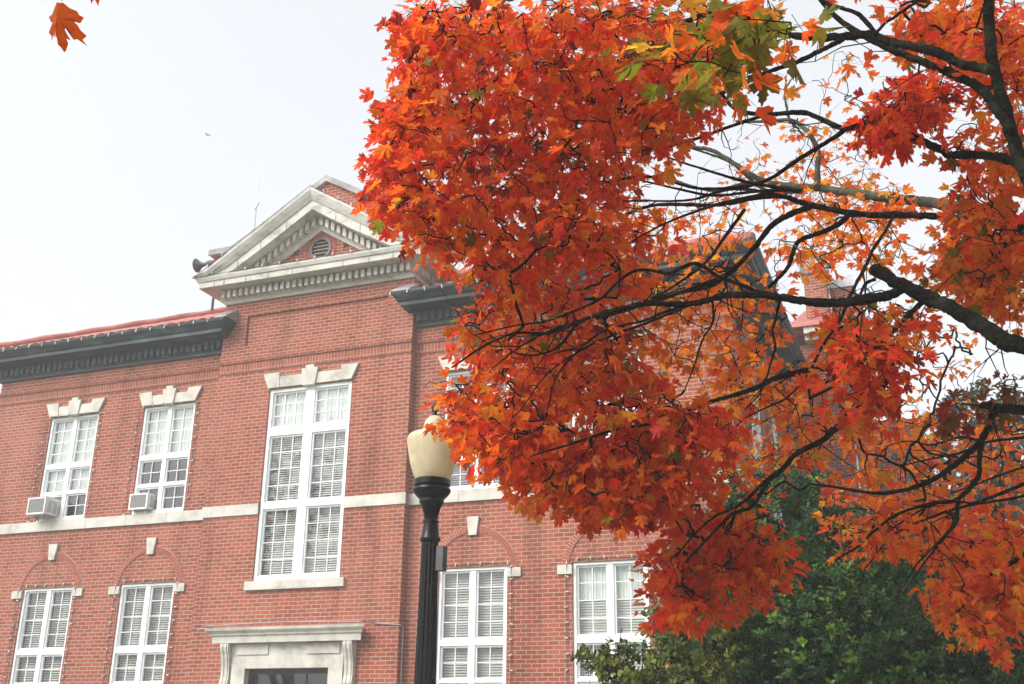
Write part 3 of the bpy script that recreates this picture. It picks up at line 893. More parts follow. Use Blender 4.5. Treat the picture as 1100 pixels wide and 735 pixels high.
# ------------------------------------------------------------------ things on the building
def air_conditioner(x0, x1, y0, z0, z1, label):
    t = thing('air_conditioner', ((x0+x1)/2, 0, z0), label, 'air conditioner', 'window air conditioners')
    e = 0.035
    mb = MB()
    mb.box(x0, x1, y0+0.02, 0.16, z0, z1)
    mb.box(x0, x0+e, y0-0.01, y0+0.018, z0, z1).box(x1-e, x1, y0-0.01, y0+0.018, z0, z1)
    mb.box(x0+e, x1-e, y0-0.01, y0+0.018, z0, z0+e).box(x0+e, x1-e, y0-0.01, y0+0.018, z1-e, z1)
    mb.build('casing', M['ac_white'], t)
    gr = MB()
    n = 14
    for k in range(n):
        z = z0+e+(z1-z0-2*e)*(k+0.5)/n
        gr.box(x0+e, x1-e, y0-0.002, y0+0.016, z-0.008, z+0.004)
    gr.build('grille', M['ac_grille'], t)
    sv = MB()
    for k in range(2):
        ya = y0+0.08+k*0.15
        for j in range(7):
            sv.box(x1-0.004, x1+0.004, ya, ya+0.11, z0+0.06+j*0.037, z0+0.078+j*0.037)
    sv.build('side_louver', M['ac_grille'], t)
    br = MB()
    br.prism_yz([(y0+0.10, z0-0.005), (-0.05, z0-0.005), (-0.05, z0-0.10)], x0+0.08, x0+0.11).prism_yz([(y0+0.10, z0-0.005), (-0.05, z0-0.005), (-0.05, z0-0.10)], x1-0.11, x1-0.08)
    fix_normals(br.build('bracket', M['grey_metal'], t))
    return t
air_conditioner(-6.82, -6.33, -0.33, 6.14, 6.51, 'boxy window air conditioner jutting far out at the foot of the leftmost upper window')
air_conditioner(-4.24, -3.77, -0.14, 6.12, 6.46, 'shallow window air conditioner under the white shade beside the centre bay')

# horn loudspeaker on the roof edge
hp = (-3.05, 0.2, 11.78)
t = thing('horn_loudspeaker', (-3.05, 0.2, 10.3), 'grey flared horn loudspeaker on the roof at the left foot of the pediment', 'loudspeaker')
hm = MB()
rings = []
for k in range(9):
    f = k/8
    r = 0.04+0.125*f**2.2
    x = hp[0]-0.2-0.26*f
    rings.append([(x, hp[1]+1.0*r*math.cos(a), hp[2]+r*math.sin(a)) for a in [2*math.pi*i/20 for i in range(20)]])
hm.loft(rings, caps=False)
hm.tube([(hp[0]-0.17, hp[1], hp[2]), (hp[0]+0.22, hp[1], hp[2])], 0.07, 12)
hm.build('horn', M['horn'], t, smooth=True)
MB().tube([(hp[0]+0.1, hp[1], 10.6), (hp[0]+0.1, hp[1], hp[2]-0.05)], 0.03, 8).build('mast', M['dark_metal'], t)
# aerial
t = thing('aerial', (-2.62, 1.0, 11.0), 'thin pale whip aerial rising behind the left slope of the pediment', 'antenna')
MB().tube([(-2.62, 1.0, 10.9), (-2.63, 1.0, 13.55)], 0.014, 8).build('mast', M['grey_metal'], t)
MB().tube([(-2.63, 1.0, 13.55), (-2.66, 1.0, 14.75)], [0.010, 0.006], 6).build('whip', M['grey_metal'], t)
MB().tube([(-2.69, 1.0, 13.45), (-2.57, 1.0, 13.62)], 0.02, 6).build('clamp', M['grey_metal'], t)

# ------------------------------------------------------------------ strings of bulbs
BULB = None
def bulb_mesh():
    mb = MB().lathe([(0.002, -0.065), (0.011, -0.055), (0.018, -0.03), (0.017, -0.012), (0.012, 0.0), (0.013, 0.004), (0.013, 0.028), (0.004, 0.032)], (0, 0, 0), 8)
    me = bpy.data.meshes.new('bulb')
    me.from_pydata(mb.v, [], mb.f)
    me.polygons.foreach_set('use_smooth', [True]*len(me.polygons))
    me.materials.append(M['bulb'])
    return me
BULB = bulb_mesh()
def light_string(pts, step, label, up=(0, 0, 1), scale=0.8, sag=0.01, seed=0):
    rnd = random.Random(seed)
    pts = [Vector(p) for p in pts]
    t = thing('light_string', pts[0], label, 'string lights', 'strings of holiday bulbs on the building')
    path = []
    bl = []
    for a, b in zip(pts[:-1], pts[1:]):
        ln = (b-a).length
        n = max(1, round(ln/step))
        for k in range(n):
            p0, p1 = a.lerp(b, k/n), a.lerp(b, (k+1)/n)
            path.append(p0)
            mid = p0.lerp(p1, 0.5)+Vector((rnd.uniform(-sag, sag), 0, rnd.uniform(-sag, sag)))
            path.append(mid)
            bl.append((p0, (b-a).normalized()))
    path.append(pts[-1])
    MB().tube(path, 0.0055, 5).build('cord', M['cable'], t)
    for p0, dr_ in bl[:100]:
        o = bpy.data.objects.new('bulb', BULB)
        COL.objects.link(o)
        o.parent = t
        o.location = p0-t.location
        o.scale = (scale,)*3
        vert = abs(dr_.z) > 0.7
        if vert:
            o.rotation_euler = (rnd.uniform(-0.5, 0.5), rnd.choice((-1, 1))*rnd.uniform(1.0, 1.9), 0)
        else:
            o.rotation_euler = (rnd.uniform(-0.35, 0.35), rnd.uniform(-0.35, 0.35), 0)
        if up[2] < 0 and not vert:
            o.rotation_euler.x += math.pi
    return t
for c, nm, w_ in ((-C2, 'leftmost', 'at the far left'), (-C1, 'second', 'left of the doorway'), (C1, 'third', 'just right of the lamp post'), (C2, 'fourth', 'beside the green bushes')):
    h_ = WW/2
    light_string([(c-h_-0.10, -0.03, 2.0), (c-h_-0.10, -0.03, 4.36), (c-h_-0.09, -0.05, 4.60), (c-h_+0.02, -0.03, 4.655)], 0.27, f'bulbs down the left jamb of the lower window {w_}', seed=hash(nm) % 97 if False else len(nm))
    light_string([(c-h_+0.10, -0.025, 4.645), (c+h_-0.02, -0.025, 4.645)], 0.23, f'upright bulbs along the head of the lower window {w_}', up=(0, 0, -1), seed=len(nm)+20)
    light_string([(c+h_+0.02, -0.03, 4.66), (c+h_+0.10, -0.05, 4.58), (c+h_+0.10, -0.03, 4.36), (c+h_+0.10, -0.03, 2.0)], 0.27, f'bulbs down the right jamb of the lower window {w_}', seed=len(nm)+40)
for c, w_ in ((-C2, 'with the jutting air conditioner'), (-C1, 'with the white roller shade'), (C1, 'behind the lamp globe')):
    h_ = WW/2
    light_string([(c-h_-0.16, -0.03, 6.06), (c-h_-0.08, -0.03, 8.36)], 0.27, f'bulbs left of the upper window {w_}', seed=3)
    light_string([(c+h_+0.08, -0.03, 8.40), (c+h_+0.10, -0.03, 6.06)], 0.27, f'bulbs right of the upper window {w_}', seed=5)
    light_string([(c-h_+0.05, -0.085, 8.412), (c+h_-0.05, -0.085, 8.412)], 0.24, f'bulbs under the stone lintel of the upper window {w_}', up=(0, 0, -1), seed=6, scale=0.8)
light_string([(-9.1, -0.655, 9.985), (-1.98, -0.655, 9.985)], 0.37, 'long row of white bulbs clipped to the dark cornice left of the pediment', seed=8, scale=0.95)
light_string([(1.98, -0.655, 9.985), (9.1, -0.655, 9.985)], 0.37, 'long row of white bulbs clipped to the dark cornice right of the pediment', seed=9, scale=0.95)
light_string([(-PX, -D-0.545, 11.0), (PX, -D-0.545, 11.0)], 0.42, 'row of white bulbs along the flat stone ledge of the pediment', seed=12, scale=0.9, up=(0, 0, -1))
light_string([(-PX, -D-0.615, APX-SL*PX+0.02), (0, -D-0.615, APX+0.02), (PX, -D-0.615, APX-SL*PX+0.02)], 0.42, 'row of white bulbs running up and over the two slopes of the pediment', seed=13, scale=0.9, up=(0, 0, -1))

# ------------------------------------------------------------------ street lamp
LX, LY = 8.10, -11.17
lamp = thing('street_lamp', (LX, LY, 0), 'black fluted street lamp with a cream acorn globe in front of the brick wall', 'street lamp')
mp = 0.0071
c0 = (LX, LY, 0)
fix_normals(MB().lathe([(0.26, 0.0), (0.26, 0.08), (0.22, 0.12), (0.20, 0.5), (0.17, 0.62), (0.175, 0.68), (0.13, 0.74), (0.115, 0.86), (0.12, 0.90), (0.09, 0.94), (0.09, 0.96)], c0, 32).build('base', M['black_iron'], lamp))
smooth_by_angle(lamp.children[-1])
sh = MB().lathe([(0.088, 0.955), (0.079, 2.0), (0.063, 2.98)], c0, 96, flute=14, depth=0.13)
o = sh.build('pole', M['black_iron'], lamp)
smooth_by_angle(o, 50)
cap = [(0.060, 2.975), (0.075, 2.982), (0.077, 3.0), (0.066, 3.025), (0.062, 3.05), (0.055, 3.10), (0.055, 3.115), (0.062, 3.12), (0.062, 3.13), (0.050, 3.14), (0.056, 3.18), (0.067, 3.22), (0.086, 3.265),
       (0.092, 3.27), (0.092, 3.295), (0.10, 3.30), (0.115, 3.315), (0.138, 3.345), (0.142, 3.36), (0.138, 3.372), (0.118, 3.38), (0.118, 3.388), (0.137, 3.395), (0.137, 3.435), (0.128, 3.44), (0.05, 3.44)]
o = MB().lathe(cap, c0, 48).build('capital', M['black_iron'], lamp)
smooth_by_angle(o, 28)
gl = [(0.122, 3.436), (0.131, 3.45), (0.148, 3.49), (0.163, 3.535), (0.175, 3.58), (0.186, 3.64), (0.196, 3.70), (0.202, 3.735), (0.202, 3.755), (0.192, 3.778), (0.17, 3.792), (0.13, 3.80), (0.095, 3.803)]
o = MB().lathe(gl, c0, 48, flute=24, depth=0.012).build('globe', M['globe'], lamp)
smooth_by_angle(o, 60)
gc = [(0.088, 3.804), (0.086, 3.83), (0.078, 3.87), (0.063, 3.905), (0.04, 3.93), (0.018, 3.94)]
o = MB().lathe(gc, c0, 40).build('globe_cap', M['globe'], lamp)
smooth_by_angle(o, 60)
fn = [(0.018, 3.938), (0.022, 3.945), (0.016, 3.96), (0.024, 3.985), (0.028, 4.005), (0.022, 4.03), (0.012, 4.045), (0.012, 4.06), (0.004, 4.08)]
o = MB().lathe(fn, c0, 20).build('finial', M['black_iron'], lamp)
smooth_by_angle(o, 40)
bxm = MB().box(LX+0.068, LX+0.122, LY-0.035, LY+0.04, 2.765, 2.94).box(LX+0.05, LX+0.068, LY-0.015, LY+0.015, 2.80, 2.90)
o = bxm.build('photocell_box', M['dark_metal'], lamp)

# ------------------------------------------------------------------ the maple
TR = np.array([13.0, -13.3, 0.0])
maple = thing('maple_tree', tuple(TR), 'large maple with glowing red and orange autumn leaves reaching in from the right', 'tree')
def catmull(P, per=5):
    P = [np.asarray(p, float) for p in P]
    if len(P) < 3:
        return [P[0]*(1-t)+P[-1]*t for t in np.linspace(0, 1, per+1)]
    Q = [2*P[0]-P[1]]+P+[2*P[-1]-P[-2]]
    out = []
    for i in range(1, len(Q)-2):
        for k in range(per):
            t = k/per
            a, b, c, d = Q[i-1], Q[i], Q[i+1], Q[i+2]
            out.append(0.5*((2*b)+(-a+c)*t+(2*a-5*b+4*c-d)*t*t+(-a+3*b-3*c+d)*t**3))
    out.append(P[-1])
    return out
# pixel traces of the limbs the photograph shows, each with its distance at both ends and width in pixels
LIMBS = [
 # name, points, d0, d1, w0, w1, material
 ('A', [(1140, 260), (1100, 185), (1086, 140), (1069, 77), (1063, 30), (1060, -40), (1040, -140)], 4.8, 5.2, 14, 7, 'bark'),
 ('A2', [(1086, 140), (1071, 118), (1053, 95), (1023, 79), (990, 66), (950, 50), (900, 20), (860, -30)], 4.85, 5.6, 10, 4, 'bark'),
 ('B', [(1065, 76), (1031, 68), (1008, 57), (979, 50), (953, 44), (935, 37), (913, 39), (887, 40), (847, 37), (810, 18), (770, 12), (740, 22), (700, 35), (673, 65), (617, 67), (560, 33), (483, 25)], 4.9, 6.2, 9.5, 2, 'bark'),
 ('B2', [(942, 38), (924, 17), (905, 9), (891, 5), (880, -5), (860, -40)], 5.0, 5.2, 5, 3, 'bark'),
 ('B3', [(906, 42), (884, 53), (858, 66), (821, 79), (788, 95), (760, 105), (720, 112), (680, 120), (640, 110)], 5.05, 5.6, 5.5, 2, 'bark'),
 ('C', [(1140, 190), (1095, 175), (1060, 167), (1023, 167), (1009, 160), (975, 145), (953, 134), (928, 132), (906, 138), (876, 125), (858, 121), (821, 123), (792, 118), (777, 103), (770, 85)], 4.9, 6.2, 9.5, 3.5, 'bark'),
 ('C2', [(909, 139), (880, 158), (858, 171), (829, 191), (803, 200), (760, 203), (737, 200), (700, 190), (650, 196), (600, 210)], 5.6, 6.4, 5, 1.6, 'bark'),
 ('C3', [(823, 123), (784, 136), (748, 149), (720, 157), (690, 160), (640, 155), (590, 165), (540, 160)], 5.9, 6.6, 4, 1.5, 'bark'),
 ('D', [(1150, 250), (1060, 230), (1012, 220), (975, 215), (939, 211), (906, 206), (880, 202), (854, 200), (821, 195), (795, 180), (766, 162), (744, 158), (720, 150)], 7.8, 10.0, 15, 3, 'lichen_bark'),
 ('D2', [(878, 202), (878, 180), (879, 165), (872, 148), (862, 136), (847, 129), (810, 131), (790, 130)], 9.2, 9.8, 6.5, 2, 'lichen_bark'),
 ('D3', [(821, 195), (795, 198), (766, 205), (744, 200), (715, 190)], 9.6, 10.2, 4, 1.5, 'lichen_bark'),
 ('D4', [(848, 130), (845, 115), (843, 99), (850, 85)], 9.7, 9.9, 3, 1.5, 'lichen_bark'),
 ('E', [(1150, 262), (1060, 240), (1012, 233), (964, 231), (935, 231), (898, 226), (862, 218), (840, 211), (810, 213), (773, 220), (737, 220), (700, 221), (660, 235), (610, 250), (560, 262)], 6.6, 7.4, 9, 2, 'bark'),
 ('E2', [(870, 222), (850, 230), (836, 237), (825, 247), (803, 275), (781, 295), (766, 306), (742, 312), (709, 319), (685, 328), (645, 341), (600, 352)], 6.9, 6.6, 6.5, 2.5, 'bark'),
 ('E3', [(911, 229), (905, 238), (884, 249), (860, 258), (853, 268), (847, 286), (835, 300), (822, 312)], 6.9, 6.6, 6, 4, 'bark'),
 ('F', [(1150, 385), (1100, 371), (1082, 367), (1053, 349), (1020, 330), (994, 319), (965, 304), (939, 289)], 4.7, 5.1, 19, 12, 'bark'),
 ('G', [(972, 309), (955, 317), (935, 321), (906, 325), (876, 325), (847, 321), (818, 317), (792, 317), (777, 317), (751, 325), (722, 327), (700, 326), (685, 328), (645, 337), (619, 347), (589, 358), (553, 358), (520, 372), (485, 395)], 5.05, 5.0, 10, 1.8, 'bark'),
 ('G2', [(645, 338), (622, 347), (600, 372), (578, 381), (556, 380), (538, 369)], 5.03, 5.1, 4, 1.5, 'bark'),
 ('G3', [(840, 320), (822, 317), (796, 306), (771, 297), (757, 287), (745, 283), (731, 288), (718, 294), (695, 290), (680, 292), (664, 303), (645, 321), (615, 335), (586, 345), (553, 350), (510, 360)], 5.2, 4.95, 5, 1.5, 'bark'),
 ('G4', [(792, 318), (755, 322), (715, 335), (690, 345), (650, 355), (620, 378), (598, 405), (588, 440), (580, 470)], 5.05, 5.0, 4, 1.4, 'bark'),
 ('H', [(1150, 215), (1110, 240), (1078, 262), (1045, 286), (1012, 308), (983, 332), (961, 354), (930, 385), (900, 412), (870, 428)], 5.6, 6.6, 9, 3, 'bark'),
 ('I', [(911, 322), (920, 304), (930, 286), (938, 268), (950, 250), (960, 232)], 5.25, 6.6, 4, 3, 'bark'),
 ('I2', [(940, 300), (930, 305), (925, 318), (935, 330)], 5.15, 5.3, 4, 2, 'bark'),
 ('J', [(910, 398), (887, 396), (858, 400), (832, 407), (810, 418), (773, 429), (729, 444), (700, 455), (660, 462), (620, 475), (570, 490)], 5.9, 5.0, 6.5, 1.8, 'bark'),
 ('K', [(908, 330), (902, 345), (884, 371), (869, 400), (847, 426), (825, 437), (800, 450), (780, 470)], 5.4, 6.0, 3.6, 1.4, 'bark'),
 ('Lb', [(838, 321), (834, 340), (830, 356), (833, 372), (830, 384), (818, 420), (800, 440)], 5.4, 5.8, 3.4, 1.3, 'bark'),
 ('Lc', [(765, 322), (766, 345), (755, 365), (745, 395), (735, 420)], 5.55, 5.8, 2.8, 1.2, 'bark'),
 ('M', [(1150, 450), (1100, 441), (1075, 439), (1054, 437)], 5.2, 5.3, 11, 9, 'bark'),
 ('M2', [(1068, 439), (1064, 452), (1054, 473), (1040, 487), (1018, 505), (990, 521), (945, 530), (895, 523), (870, 520)], 5.3, 6.6, 7, 2, 'bark'),
 ('M3', [(1055, 472), (1052, 495), (1050, 514), (1027, 537), (1000, 541), (963, 553), (940, 570), (922, 587), (900, 600)], 5.5, 6.6, 5.5, 1.8, 'bark'),
 ('M4', [(1028, 537), (1028, 550), (1027, 562), (1009, 582), (986, 605), (972, 628)], 5.7, 6.0, 4, 1.4, 'bark'),
 ('M5', [(1150, 500), (1100, 520), (1050, 540), (1010, 552), (960, 575), (930, 610)], 6.4, 7.0, 4.5, 1.5, 'bark'),
 ('Nn', [(960, 400), (940, 422), (920, 441), (899, 459), (882, 474), (856, 487), (840, 505), (825, 518), (808, 544), (786, 553), (760, 579), (735, 605)], 5.6, 5.7, 8, 2, 'bark'),
 ('N2', [(842, 503), (828, 512), (806, 533), (790, 545), (768, 555), (745, 575), (725, 600)], 5.6, 5.65, 4.5, 1.6, 'bark'),
 ('M6', [(1150, 460), (1100, 470), (1060, 475), (1030, 487), (1000, 493), (970, 500)], 5.6, 7.2, 4, 1.3, 'bark'),
 ('M7', [(1150, 520), (1100, 533), (1050, 541), (1030, 539), (1000, 543), (960, 567), (935, 590)], 5.7, 6.8, 3.6, 1.2, 'bark'),
 ('M8', [(1150, 490), (1100, 502), (1070, 512), (1045, 522), (1020, 530)], 5.6, 6.0, 3.4, 1.3, 'bark'),
 ('M9', [(1030, 540), (1020, 570), (995, 602), (970, 637)], 5.7, 6.2, 3, 1.0, 'bark'),
 ('M10', [(1054, 474), (1030, 470), (1000, 478), (975, 474), (950, 480)], 5.5, 6.4, 3, 1.0, 'bark'),
 ('D5', [(860, 206), (800, 195), (750, 180), (720, 170), (700, 158)], 6.9, 6.2, 4.5, 1.4, 'bark'),
 ('D6', [(862, 206), (822, 204), (785, 175), (745, 160), (715, 150)], 9.5, 10, 4.5, 1.4, 'lichen_bark'),
 ('D7', [(850, 204), (810, 206), (765, 210), (715, 200), (675, 192), (640, 197)], 6.9, 6.3, 4, 1.3, 'bark'),
 ('D8', [(850, 212), (790, 203), (740, 215), (680, 216), (645, 220), (610, 235)], 7.0, 6.2, 4, 1.3, 'bark'),
 ('D9', [(822, 208), (770, 220), (715, 240), (670, 265), (640, 290)], 7.0, 6.2, 3.6, 1.2, 'bark'),
 ('D10', [(800, 225), (782, 250), (760, 280), (735, 300), (700, 320), (650, 335)], 6.7, 5.8, 4, 1.3, 'bark'),
 ('G5', [(770, 300), (715, 320), (650, 340), (600, 352), (560, 372), (530, 395)], 5.3, 4.95, 4.5, 1.4, 'bark'),
 ('G6', [(740, 328), (700, 345), (640, 368), (590, 400), (560, 440)], 5.1, 5.0, 3.4, 1.2, 'bark'),
 ('O', [(1150, 560), (1100, 597), (1086, 605), (1072, 612), (1055, 625), (1030, 650)], 5.8, 6.2, 7, 2, 'bark'),
 ('P', [(1150, 610), (1100, 640), (1070, 655), (1040, 665)], 6.0, 6.4, 4, 1.5, 'bark'),
 ('Q', [(1060, -40), (900, -120), (650, -150), (380, -120), (200, -90), (110, -60), (80, -45)], 4.9, 3.2, 10, 1.6, 'bark'),
 ('R', [(1040, -140), (900, -160), (760, -130), (640, -80), (560, -40), (500, 10)], 5.2, 5.8, 8, 2, 'bark'),
 ('S', [(847, 37), (815, 40), (790, 52), (770, 45)], 5.2, 3.9, 4, 2, 'bark'),
]
SK_P, SK_R = [], []                                   # skeleton nodes for twig growth
def emit_limb(pts3, radii, m, name='limb', seg=10):
    o = MB().tube(pts3, radii, seg, rough=0.06 if seg > 8 else 0.04).build(name, M[m], maple, smooth=True)
    for p, r in zip(pts3, radii):
        SK_P.append(p)
        SK_R.append(r)
    return o
trunk_pts = catmull([TR+[0.02, 0.05, -0.1], TR+[0, 0, 0.8], TR+[-0.05, -0.02, 1.6], TR+[-0.10, -0.05, 2.3], TR+[-0.02, 0.0, 3.2], TR+[0.1, 0.1, 4.4], TR+[0.0, 0.3, 6.0]])
trr = [0.40 if i < 2 else 0.34-0.0095*i for i in range(len(trunk_pts))]
MB().tube(trunk_pts, [max(0.06, r) for r in trr], 16).build('trunk', M['bark'], maple, smooth=True)
roots = {'A': (2.6, 0.12), 'C': (2.4, 0.10), 'F': (1.9, 0.13), 'M': (1.9, 0.10), 'O': (1.8, 0.08), 'D': (4.4, 0.16), 'E': (3.9, 0.12), 'H': (3.2, 0.10), 'M5': (2.4, 0.06), 'M6': (2.2, 0.05), 'M7': (2.0, 0.05), 'M8': (2.1, 0.05), 'P': (1.7, 0.06)}
for (nm, px, d0, d1, w0, w1, m) in LIMBS:
    n = len(px)
    lens = [0.0]
    for a, b in zip(px[:-1], px[1:]):
        lens.append(lens[-1]+math.hypot(b[0]-a[0], b[1]-a[1]))
    T = [l/lens[-1] for l in lens]
    rp = random.Random(len(nm)*31+int(px[0][0]))
    P3 = [at(x, y, d0+(d1-d0)*t) for (x, y), t in zip(px, T)]
    rs = [(w0+(w1-w0)*t)*0.5*(d0+(d1-d0)*t)/F_PX for t in T]
    if nm in roots:
        z, rr_ = roots[nm]
        b = TR+np.array([0, 0, z])
        mid = b*0.45+P3[0]*0.55+np.array([0, 0, 0.05])
        P3 = [b, mid]+P3
        rs = [rr_, max(rs[0], rr_*0.75)]+rs
    per = 9
    pts = catmull(P3, per)
    rr2 = np.interp(np.linspace(0, len(rs)-1, len(pts)), range(len(rs)), rs)
    for i in range(len(pts)):                         # knots and small kinks
        pts[i] = pts[i]+RNG.normal(0, 0.07, 3)*rr2[i]
    rr2 = rr2*(1+0.06*RNG.normal(0, 1, len(rr2)).clip(-1.5, 1.8))
    emit_limb(pts, rr2, m, seg=14 if w0 > 6 else 8)
